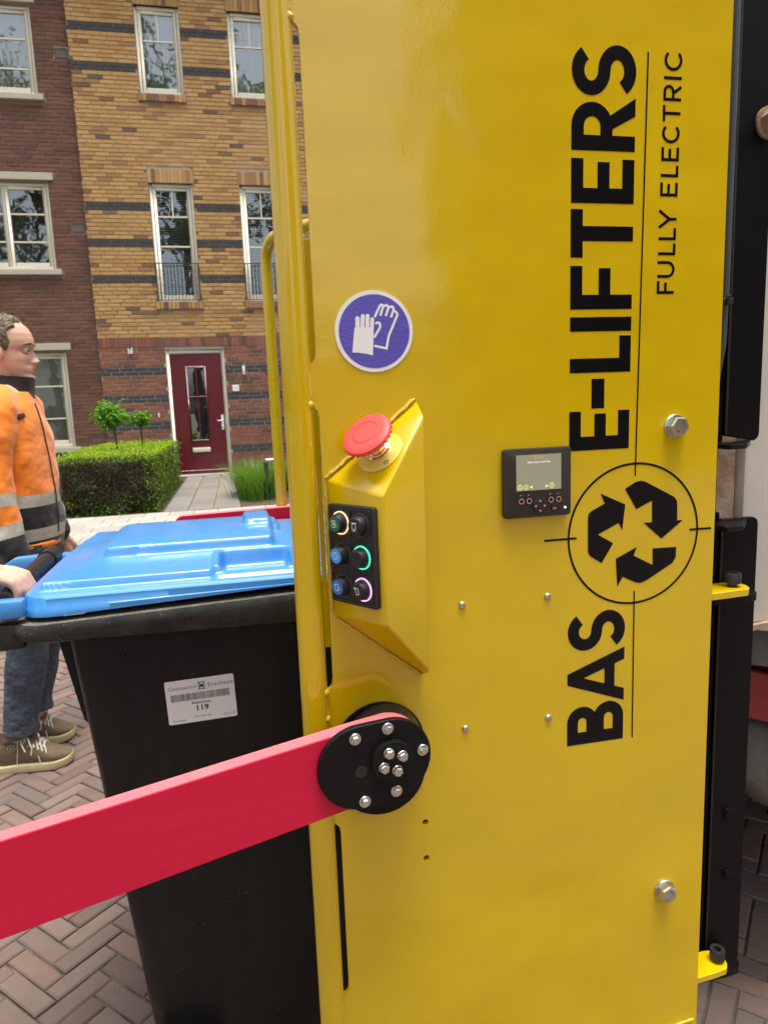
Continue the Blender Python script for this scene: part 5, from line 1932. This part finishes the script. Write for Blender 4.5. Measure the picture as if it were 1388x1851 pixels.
def stack(mb, rings, mats=None, n=32, cap=True, sup=.9):
    """rings: (cx, cy, z, rx, ry)"""
    o = len(mb.v)
    for (cx, cy, z, rx, ry) in rings:
        for j in range(n):
            a = 2 * PI * j / n
            ca, sa = math.cos(a), math.sin(a)
            ca = math.copysign(abs(ca) ** sup, ca); sa = math.copysign(abs(sa) ** sup, sa)
            mb.v.append((cx + rx * ca, cy + ry * sa, z))
    k = len(rings)
    for i in range(k - 1):
        for j in range(n):
            mb.f.append((o + i * n + j, o + i * n + (j + 1) % n, o + (i + 1) * n + (j + 1) % n, o + (i + 1) * n + j)); mb.m.append(mats[i] if mats else 0)
    if cap:
        mb.f.append(tuple(o + j for j in reversed(range(n)))); mb.m.append(mats[0] if mats else 0)
        mb.f.append(tuple(o + (k - 1) * n + j for j in range(n))); mb.m.append(mats[-1] if mats else 0)


HEAD = [(-.008, .064, .006, .022), (.004, .083, -.014, .040), (.018, .0905, -.040, .050), (.030, .0860, -.055, .056), (.040, .0900, -.062, .059), (.050, .0925, -.068, .062),
        (.062, .0900, -.076, .066), (.085, .0890, -.084, .070), (.113, .0880, -.092, .0725), (.130, .0985, -.096, .0745), (.150, .1010, -.100, .0760), (.175, .0960, -.102, .0755),
        (.198, .0840, -.098, .0715), (.218, .0640, -.084, .060), (.234, .0380, -.060, .043), (.244, .006, -.028, .018)]


FACE = [(.024, 0, .0750, .0105, .0120), (.012, 0, .100, .0085, .020), (.012, .0135, .0705, .0065, .0070), (.012, -.0135, .0705, .0065, .0070), (-.012, .033, .1150, .0150, .0095), (-.012, -.033, .1150, .0150, .0095),
        (.006, .030, .1335, .0200, .0070), (.006, -.030, .1335, .0200, .0070), (.006, .044, .088, .020, .017), (.006, -.044, .088, .020, .017), (.0055, 0, .0535, .0190, .0048), (.0065, 0, .0385, .0165, .0056),
        (-.0040, 0, .0460, .0200, .0026), (.006, 0, .0110, .0180, .0110), (-.004, 0, .0265, .0170, .0050), (-.005, .026, .062, .008, .012), (-.005, -.026, .062, .008, .012)]


def head_rings(n, k):
    """(z, [(x, y)]) rings of the bare head with the features of the face"""
    out = []
    for i in range(k):
        z = -.008 + .252 * i / (k - 1)
        xf, xb, w = interp(HEAD, z)
        cx, rx = (xf + xb) / 2, (xf - xb) / 2
        ring = []
        for j in range(n):
            an = 2 * PI * j / n
            ca, sa = math.cos(an), math.sin(an)
            ca_ = math.copysign(abs(ca) ** .95, ca); sa_ = math.copysign(abs(sa) ** .95, sa)
            x, y = cx + rx * ca_, w * sa_
            if ca > 0:
                for A, y0, z0, sy, sz in FACE:
                    x += A * math.exp(-((y - y0) / sy) ** 2 - ((z - z0) / sz) ** 2) * min(1, ca * 2.5)
            ring.append((x, y))
        out.append((z, ring))
    return out


def head_mesh(mb, hx, hy, hz):
    R_ = head_rings(120, 110)
    o = len(mb.v); n = 120
    for z, ring in R_:
        mb.v += [(hx + x, hy + y, hz + z) for x, y in ring]
    k = len(R_)
    for i in range(k - 1):
        for j in range(n):
            mb.f.append((o + i * n + j, o + i * n + (j + 1) % n, o + (i + 1) * n + (j + 1) % n, o + (i + 1) * n + j)); mb.m.append(0)
    mb.f.append(tuple(o + j for j in reversed(range(n)))); mb.m.append(0)
    mb.f.append(tuple(o + (k - 1) * n + j for j in range(n))); mb.m.append(0)
    for s_ in (-1, 1):
        mb.ellipsoid((hx - .004, hy + s_ * .077, hz + .104), (.019, .011, .032), 12, 8)
    mb.tube([(hx - .005, hy, hz + .045), (hx - .018, hy, hz - .03), (hx - .03, hy, hz - .12)], [.062, .058, .066], 20)


def head_children(body, hx, hy, hz, hair):
    h = MB()
    LINE = [(.070, -.05), (.090, .000), (.105, .026), (.120, .036), (.150, .036), (.172, .038), (.188, .046), (.200, .056), (.212, .062), (.26, .062)]
    rs = random.Random(77)
    R_ = [q for q in head_rings(96, 120) if q[0] > .078]
    n = 96
    for z, ring in R_:
        ln_ = interp(LINE, z)[0]
        cx = (interp(HEAD, min(z, .243))[0] + interp(HEAD, min(z, .243))[1]) / 2
        for (x, y) in ring:
            side = sst(.06, .02, abs(y)) if False else 0
            m_ = 1 - sst(ln_ - .014, ln_ + .004, x + .006 * math.sin(y * 120 + z * 90))
            m_ *= sst(.078, .105, z) if x < -.02 else 1
            if abs(y) > .06 and x > -.03 and z < .128 and x < .012:
                m_ = 0                       # round the ear
            gr = -.004 + (.0090 + .003 * sst(.19, .235, z) + .0018 * math.sin(x * 210 + z * 100) * math.sin(y * 190 + z * 170) + rs.uniform(-.0012, .0012)) * m_
            d_ = Vector((x - cx, y, (z - .15) * 1.2))
            d_.normalize()
            h.v.append((hx + x + d_.x * gr, hy + y + d_.y * gr, hz + z + d_.z * gr))
    for i in range(len(R_) - 1):
        for j in range(n):
            h.f.append((i * n + j, i * n + (j + 1) % n, (i + 1) * n + (j + 1) % n, (i + 1) * n + j)); h.m.append(0)
    k_ = len(R_) - 1
    h.f.append(tuple(k_ * n + j for j in range(n))); h.m.append(0)
    base_n = len(h.v)
    top = [i for i in range(base_n)]
    for q in range(3600):
        i = rs.randrange(base_n)
        z_, ring = R_[i // n]
        x_, y_ = ring[i % n]
        if x_ > interp(LINE, z_)[0] - .008 or (z_ < .105 and x_ < -.02) or (abs(y_) > .06 and x_ > -.03 and z_ < .128 and x_ < .012):
            continue
        p = Vector(h.v[i])
        nn = Vector((x_ + .01, y_, (z_ - .15) * 1.2)).normalized()
        tg = nn.cross(Vector((rs.uniform(-1, 1), rs.uniform(-1, 1), rs.uniform(-1, 1)))).normalized()
        tg = (tg + Vector((.35, 0, -.5 if z_ < .2 else .1))).normalized()
        L = rs.uniform(.006, .011)
        sd_ = nn.cross(tg).normalized() * .0009
        e_ = p + tg * L + nn * L * .28
        h.add([p - sd_, p + sd_, p + tg * L * .55 + nn * L * .32 + sd_ * .7, e_], [(0, 1, 2), (0, 2, 3)], 0)
    h.build('hair', hair, body, smooth=80, fixn=False)
    for s_ in (-1, 1):
        e = MB()
        e.ellipsoid((hx + .0755, hy + s_ * .0335, hz + .1140), (.0125, .0135, .0090), 14, 10)
        e.build('eye', EYEW, body)
        MB().ellipsoid((hx + .0860, hy + s_ * .0335, hz + .1140), (.0040, .0055, .0058), 10, 8).build('iris', EYED, body)
        MB().tube([(hx + .081, hy + s_ * .0205, hz + .1185), (hx + .0870, hy + s_ * .033, hz + .1225), (hx + .072, hy + s_ * .0485, hz + .1175)], [.0028, .0045, .0028], 8).build('eyelid', SKIN, body)
        MB().tube([(hx + .079, hy + s_ * .0215, hz + .1090), (hx + .0845, hy + s_ * .033, hz + .1055), (hx + .072, hy + s_ * .0475, hz + .1085)], [.0022, .0035, .0022], 8).build('eyelid', SKIN, body)
        MB().tube([(hx + .1010, hy + s_ * .013, hz + .1345), (hx + .0975, hy + s_ * .034, hz + .1405), (hx + .074, hy + s_ * .057, hz + .1335)], [.0026, .0036, .0018], 6).build('eyebrow', hair, body)
    MB().tube([(hx + .0785, hy - .0245, hz + .0440), (hx + .0905, hy - .012, hz + .0455), (hx + .0955, hy, hz + .0460), (hx + .0905, hy + .012, hz + .0455), (hx + .0785, hy + .0245, hz + .0440)], [.0012, .0028, .0036, .0028, .0012], 8).build('lips', LIP, body)


def relaxed_hand(mb, w, d, fwd, side):
    """hanging hand: w wrist, d down direction, fwd = thumb side, side = palm side"""
    w = Vector(w); d = Vector(d).normalized(); fwd = (Vector(fwd) - d * d.dot(Vector(fwd))).normalized(); side = d.cross(fwd)
    if side.dot(Vector((0, 1, 0))) < 0: side = -side
    mb.tube([w - d * .03, w, w + d * .035, w + d * .075, w + d * .092], [(.030, .022), (.030, .021), (.038, .018), (.041, .0155), (.038, .012)], 16, ref=fwd)
    for i, (off, L) in enumerate(((.029, .072), (.010, .080), (-.009, .074), (-.027, .058))):
        k = w + d * (.088 - .004 * abs(i - 1)) + fwd * off
        p1 = k + d * L * .45 + side * .006
        p2 = p1 + d * L * .26 + side * .020
        p3 = p2 + d * L * .10 + side * .024
        mb.tube([k - d * .02, k, p1, p2, p3], [.0098, .0102, .0092, .0084, .0066], 10)
        mb.ellipsoid(k, (.0115, .0115, .0115), 10, 6)
    t0 = w + d * .03 + fwd * .028
    t1 = w + d * .062 + fwd * .046 + side * .012
    t2 = w + d * .092 + fwd * .046 + side * .022
    t3 = w + d * .110 + fwd * .040 + side * .026
    mb.tube([t0 - fwd * .01, t0, t1, t2, t3], [.014, .0145, .0125, .0108, .008], 10)


def shoe(parent, X0, X1, yc, m=SHOE):
    """lace-up boot, heel at X0 toe at X1"""
    L = X1 - X0
    s = MB()
    rg = []
    tab = [(0.0, .034, .050), (.08, .040, .058), (.3, .040, .052), (.55, .047, .050), (.78, .050, .044), (.93, .040, .036), (1.0, .020, .026)]
    up_ = [(0.0, .132), (.10, .150), (.34, .152), (.42, .132), (.55, .100), (.70, .076), (.86, .060), (.96, .048), (1.0, .040)]
    pts, rad = [], []
    for i in range(22):
        t = i / 21
        w = interp(tab, t)[0]
        hgt = interp(up_, t)[0]
        pts.append((X0 + L * t, yc, .022 + (hgt - .022) / 2))
        rad.append(((hgt - .022) / 2 + .004, w))
    s.tube(pts, rad, 20, ref=(0, 0, 1), sup=.8)
    s.tube([(X0 + .07, yc, .13), (X0 + .068, yc, .172)], [(.062, .046), (.064, .047)], 20, ref=(1, 0, 0))
    so_ = s.build('shoe', m, parent, smooth=60)
    sl = MB()
    outl = []
    for i in range(26):
        t = i / 25
        outl.append((X0 - .006 + (L + .012) * t, interp(tab, t)[0] + .004 if 0 < i < 25 else .018))
    poly = [(a, yc - b) for a, b in outl] + [(a, yc + b) for a, b in reversed(outl)]
    sl.prism([poly], lambda a, b, d: (a, b, d + (.010 * max(0, (a - X1 + .05) / .05) ** 2 if a > X1 - .05 else 0)), .0, .028)
    sl.build('sole', SOLE, so_, bevel=(.004, 2))
    sm_ = MB()
    sm_.tube([(X0 + L * .62, yc - .050, .035), (X0 + L * .60, yc - .046, .062), (X0 + L * .58, yc - .030, .088)], .0018, 6)
    sm_.tube([(X0 + L * .30, yc - .042, .035), (X0 + L * .33, yc - .0425, .09), (X0 + L * .34, yc - .040, .14)], .0018, 6)
    sm_.build('seam', LACE, so_)
    lc = MB()
    rs = random.Random(9)
    for i in range(6):
        t = .40 + .052 * i
        z = interp(up_, t)[0] + .0125
        x = X0 + L * t
        lc.tube([(x - .012, yc - .040, z - .022), (x - .002, yc - .020, z - .003), (x + .002, yc + .014, z + .001), (x + .008, yc + .032, z - .022)], .0036, 6)
        lc.tube([(x + .012, yc - .041, z - .027), (x + .0, yc - .016, z - .001), (x - .008, yc + .016, z + .003)], .0036, 6)
    x = X0 + L * .41
    lc.tube([(x, yc - .01, .142), (x + .02, yc - .045, .135), (x + .035, yc - .058, .10), (x + .03, yc - .060, .075)], .003, 6)
    lc.tube([(x, yc - .01, .142), (x - .005, yc - .05, .125), (x + .01, yc - .060, .09)], .003, 6)
    lc.tube([(x, yc + .01, .142), (x + .03, yc + .02, .15), (x + .055, yc - .02, .13)], .003, 6)
    lc.build('laces', LACE, so_)
    bg_ = MB()
    flat(bg_, ribbon(circ(X0 + .068, .105, .013, 20), .0022, True) + ribbon(circ(X0 + .068, .105, .005, 4), .002, True), lambda a, b, d: (a, yc - .0470 - .002 * (b - .1), b), 0)
    bg_.build('ankle_badge', STEEL, so_, smooth=None, fixn=False)
    return so_


def smooth_line(pts, k=5):
    """Catmull-Rom through list of tuples of any length"""
    out = []
    n = len(pts)
    for i in range(n - 1):
        p0, p1, p2, p3 = pts[max(i - 1, 0)], pts[i], pts[i + 1], pts[min(i + 2, n - 1)]
        for j in range(k):
            t = j / k
            out.append(tuple(.5 * ((2 * b) + (-a + c) * t + (2 * a - 5 * b + 4 * c - d_) * t * t + (-a + 3 * b - 3 * c + d_) * t ** 3) for a, b, c, d_ in zip(p0, p1, p2, p3)))
    out.append(tuple(pts[-1]))
    return out


def finish_body(mb, parent, vox):
    b = mb.build('body', SKIN, parent, smooth=None)
    rm_ = b.modifiers.new('remesh', 'REMESH')
    rm_.mode = 'VOXEL'; rm_.voxel_size = vox; rm_.use_smooth_shade = True
    sm = b.modifiers.new('smooth', 'SMOOTH')
    sm.factor = .5; sm.iterations = 2
    return b


def wrinkled(mb, amp, f, seed):
    rs = random.Random(seed)
    ph = [rs.uniform(0, 6.28) for _ in range(6)]
    out = []
    for (x, y, z) in mb.v:
        w = math.sin(z * f + x * f * .6 + ph[0]) * math.sin(y * f * .7 + ph[1]) + .6 * math.sin(z * f * 2.1 - x * f + ph[2]) * math.sin(x * f * 1.3 + y * f + ph[3])
        out.append((x + amp * w * .7, y + amp * w, z))
    mb.v = out


def person_torso_tab(X, dx=0):
    return [(.84, X - .01, .120, .165), (.92, X, .122, .180), (1.0, X, .126, .188), (1.08, X, .127, .192), (1.2, X - .002, .121, .198), (1.32, X - .006, .114, .203), (1.40, X - .010, .106, .188), (1.45, X - .012, .090, .150), (1.49, X - .012, .072, .098)]


# --- man in the orange jacket
MX, MY = -.822, 2.88
p1 = empty('person', (MX, MY, 0), 'man in orange and black hi-vis jacket, jeans and brown boots, facing right', 'person')
bd = MB()
HX, HY, HZ = -.822, MY, 1.500
head_mesh(bd, HX, HY, HZ)
tt = person_torso_tab(MX)
stack(bd, [(interp(tt, z)[0], MY, z, interp(tt, z)[1] * .86, interp(tt, z)[2] * .86) for z in [.85 + .02 * i for i in range(33)]])
bd.tube([(-.83, 2.72, 1.41), (-.848, 2.655, 1.15), (-.805, 2.635, .90)], [.055, .045, .033], 16)
bd.tube([(-.83, 3.04, 1.41), (-.84, 3.11, 1.15), (-.77, 3.10, .90)], [.055, .045, .033], 16)
relaxed_hand(bd, (-.803, 2.634, .885), (.12, .0, -1), (1, 0, 0), 1)
relaxed_hand(bd, (-.765, 3.10, .885), (.12, 0, -1), (1, 0, 0), 1)
for ky, hy_l in ((2.80, 2.79), (3.02, 2.98)):
    bd.tube([(-.83, hy_l, .92), (-.85, ky, .52), (-.925, ky, .10)], [.085, .055, .036], 16)
b1 = finish_body(bd, p1, .0036)
head_children(b1, HX, HY, HZ, HAIR)

jk = MB()
zz = [.8625 + .0075 * i for i in range(81)]


def tmat(z):
    if z < .915: return 1
    if z < .960: return 2
    if z < 1.036: return 1
    if z < 1.082: return 2
    return 0


stack(jk, [(interp(tt, z)[0], MY, z, interp(tt, z)[1] + .004, interp(tt, z)[2]) for z in zz], [tmat(z) for z in zz[:-1]], n=56)
wrinkled(jk, .0062, 19, 3)


def sleeve(jk, pts, mf, seed):
    sp = smooth_line(pts, 16)
    cp = [p[:3] for p in sp]
    m2 = MB()
    m2.tube(cp, [p[3] for p in sp], 28, ref=(1, 0, 0), mats=[mf(p[2]) for p in cp])
    wrinkled(m2, .0062, 30, seed)
    jk.add(m2.v, [], 0)
    o = len(jk.v) - len(m2.v)
    jk.f += [tuple(i + o for i in f) for f in m2.f]
    jk.m += m2.m


def smat(z):
    if z < .952: return 1
    if z < .998: return 2
    if z < 1.058: return 0
    if z < 1.102: return 2
    return 0


sleeve(jk, [(-.832, 2.78, 1.425, .070), (-.834, 2.715, 1.395, .080), (-.842, 2.675, 1.30, .073), (-.850, 2.655, 1.17, .066), (-.833, 2.642, 1.03, .061), (-.806, 2.635, .90, .052), (-.803, 2.635, .885, .048)], smat, 4)
sleeve(jk, [(-.832, 2.98, 1.425, .070), (-.834, 3.045, 1.395, .080), (-.840, 3.085, 1.30, .073), (-.845, 3.105, 1.17, .066), (-.815, 3.11, 1.03, .061), (-.770, 3.105, .90, .052), (-.767, 3.105, .885, .048)], smat, 5)
jko = jk.build('jacket', [HIVIS, JBLK, REFL], p1, smooth=60)
cl = MB()
cl.tube([(-.826, MY, 1.425), (-.820, MY, 1.46), (-.812, MY, 1.495), (-.808, MY, 1.522)], [(.090, .105), (.080, .085), (.077, .077), (.078, .078)], 30, ref=(1, 0, 0), cap=False)
cl.tube([(-.808, MY, 1.522), (-.810, MY, 1.50)], [(.078, .078), (.068, .068)], 30, ref=(1, 0, 0), cap=False)
cl.build('collar', JBLK, jko, smooth=60)
zp = MB()
zpts = []
for i in range(16):
    z = .93 + .035 * i
    c_, rx, ry = interp(tt, z)
    yy = -.052
    zpts.append((c_ + (rx + .004) * (max(0, 1 - (abs(yy) / ry) ** 2.2)) ** (1 / 2.2) + .004, MY + yy, z))
zp.tube(zpts[:15], .0026, 6)
zp.build('zip', JBLK, jko)
for (a, b, c, e, m_) in ((-.815, -.745, 1.352, 1.376, JBLK),):
    f = MB()
    pts = []
    for i in range(8):
        t = i / 7
        x = -.800 + .055 * t
        z = 1.352 + .026 * t
        c_, rx, ry = interp(tt, z)
        u = max(-1, min(1, (x - c_) / (rx + .004)))
        y = MY - ry * (max(0, 1 - abs(u) ** 2.2)) ** (1 / 2.2) - .010
        pts.append((x, y, z))
    f.tube(pts, [(.009, .004)] * 8, 8)
    f.build('pocket_flap', m_, jko)
pt = MB()
pts = []
for i in range(9):
    x = -.80 + .10 * i / 8
    z = .895
    c_, rx, ry = interp(tt, z)
    u = max(-.999, min(.999, (x - c_) / (rx + .004)))
    pts.append((x, MY - ry * (max(0, 1 - abs(u) ** 2.2)) ** (1 / 2.2) - .003, z))
pt.tube(pts, [(.012, .004)] * 9, 8)
pt.build('pocket_trim', HIVIS, jko)
tz = MB()
stack(tz, [(MX - .005, MY, z, .112 - .004 * sst(.80, .95, z), .166 + .004 * sst(.80, .95, z)) for z in [.80 + .02 * i for i in range(9)]], n=36)
for ky, s_ in ((2.80, 1), (3.02, 2)):
    sp = smooth_line([(-.825, MY + (-.075 if s_ == 1 else .075), .90, .112), (-.832, ky * .6 + .4 * (MY + (-.075 if s_ == 1 else .075)), .72, .098), (-.846, ky, .50, .077), (-.872, ky, .36, .072), (-.900, ky, .22, .062), (-.908, ky, .158, .066)], 14)
    m2 = MB()
    m2.tube([p[:3] for p in sp], [p[3] for p in sp], 26, ref=(1, 0, 0))
    wrinkled(m2, .0035, 30, 6 + s_)
    tz.add(m2.v, m2.f, 0)
tz.build('trousers', JEANS, p1, smooth=60)
shoe(p1, -1.005, -.735, 2.80)
shoe(p1, -1.02, -.775, 3.03)

# --- second person, mostly out of the frame, holding the bin handle
QX, QY = -1.06, 1.47
p2 = empty('person', (QX, QY, 0), 'bare hand of a person outside the frame gripping the black bin handle', 'person')
bd = MB()
QHX = QX + .04
head_mesh(bd, QHX, QY, 1.51)
tq = person_torso_tab(QX)
stack(bd, [(interp(tq, z)[0], QY, z, interp(tq, z)[1] * .86, interp(tq, z)[2] * .86) for z in [.85 + .02 * i for i in range(33)]])
bd.tube([(QX, QY - .16, 1.41), (-1.0, 1.24, 1.18), (-.62, 1.262, 1.105), (-.53, 1.285, 1.103)], [.055, .045, .034, .030], 16)
bd.tube([(QX, QY + .16, 1.41), (QX - .02, QY + .22, 1.15), (QX + .05, QY + .22, .90)], [.055, .045, .033], 16)
relaxed_hand(bd, (QX + .055, QY + .22, .885), (.12, 0, -1), (1, 0, 0), 1)
for s_ in (-1, 1):
    bd.tube([(QX, QY + s_ * .09, .92), (QX, QY + s_ * .10, .52), (QX - .07, QY + s_ * .10, .10)], [.085, .055, .036], 16)
# gripping hand: bar along Y at x=-.386, z=1.064
bd.tube([(-0.5630, 1.282, 1.103), (-0.5180, 1.284, 1.106), (-0.4730, 1.285, 1.108), (-0.4460, 1.285, 1.104), (-0.4230, 1.285, 1.100)], [(.021, .030), (.021, .034), (.020, .041), (.018, .042), (.013, .040)], 18, ref=(0, 0, 1))
for i, (y, L) in enumerate(((1.318, .96), (1.2965, 1.0), (1.2755, .98), (1.2555, .88))):
    k = Vector((-0.4300, y, 1.1025))
    r0 = .0098 * (1.0 if i < 3 else .9)
    bd.ellipsoid(k + Vector((0, 0, -.001)), (.0125, .0108, .0105), 12, 8)
    bd.tube([k + Vector((-.03, (1.285 - y) * .25, 0)), k, k + Vector((.025, 0, -.004)) * L, k + Vector((.044, 0, -.013)) * L, k + Vector((.0525, 0, -.032)) * L, k + Vector((.046, 0, -.052)) * L, k + Vector((.030, 0, -.0625)) * L, k + Vector((.016, 0, -.062)) * L],
            [r0 * 1.05, r0 * 1.1, r0, r0 * 1.06, r0 * .95, r0 * .92, r0 * .85, r0 * .7], 12)
bd.tube([(-0.4880, 1.258, 1.095), (-0.4730, 1.248, 1.075), (-0.4550, 1.244, 1.050), (-0.4430, 1.246, 1.030), (-0.4340, 1.250, 1.018)], [.015, .0145, .0125, .0112, .009], 12)
b2 = finish_body(bd, p2, .0036)
head_children(b2, QHX, QY, 1.51, HAIR)
jk = MB()
stack(jk, [(interp(tq, z)[0], QY, z, interp(tq, z)[1] + .004, interp(tq, z)[2]) for z in zz], n=48)
sleeve(jk, [(QX, QY - .10, 1.425, .07), (QX + .02, QY - .17, 1.39, .08), (-1.03, 1.255, 1.28, .07), (-1.0, 1.235, 1.18, .065), (-.85, 1.24, 1.14, .058), (-.64, 1.262, 1.107, .048)], lambda z: 0, 14)
sleeve(jk, [(QX, QY + .10, 1.425, .07), (QX, QY + .17, 1.39, .08), (QX - .01, QY + .20, 1.28, .07), (QX - .02, QY + .22, 1.15, .065), (QX + .05, QY + .22, .9, .05)], lambda z: 0, 15)
jko2 = jk.build('jacket', NAVY, p2, smooth=60)
tz = MB()
stack(tz, [(QX - .005, QY, z, .118 + .02 * sst(.80, .95, z), .168 + .012 * sst(.80, .95, z)) for z in [.80 + .02 * i for i in range(9)]], n=36)
for s_ in (-1, 1):
    sp = smooth_line([(QX, QY + s_ * .075, .90, .112), (QX, QY + s_ * .09, .72, .098), (QX - .02, QY + s_ * .10, .50, .077), (QX - .06, QY + s_ * .10, .20, .062), (QX - .07, QY + s_ * .10, .125, .066)], 10)
    tz.tube([p[:3] for p in sp], [p[3] for p in sp], 22, ref=(1, 0, 0))
tz.build('trousers', GTROU, p2, smooth=60)
shoe(p2, QX - .15, QX + .12, QY - .10, GTROU)
shoe(p2, QX - .15, QX + .12, QY + .10, GTROU)
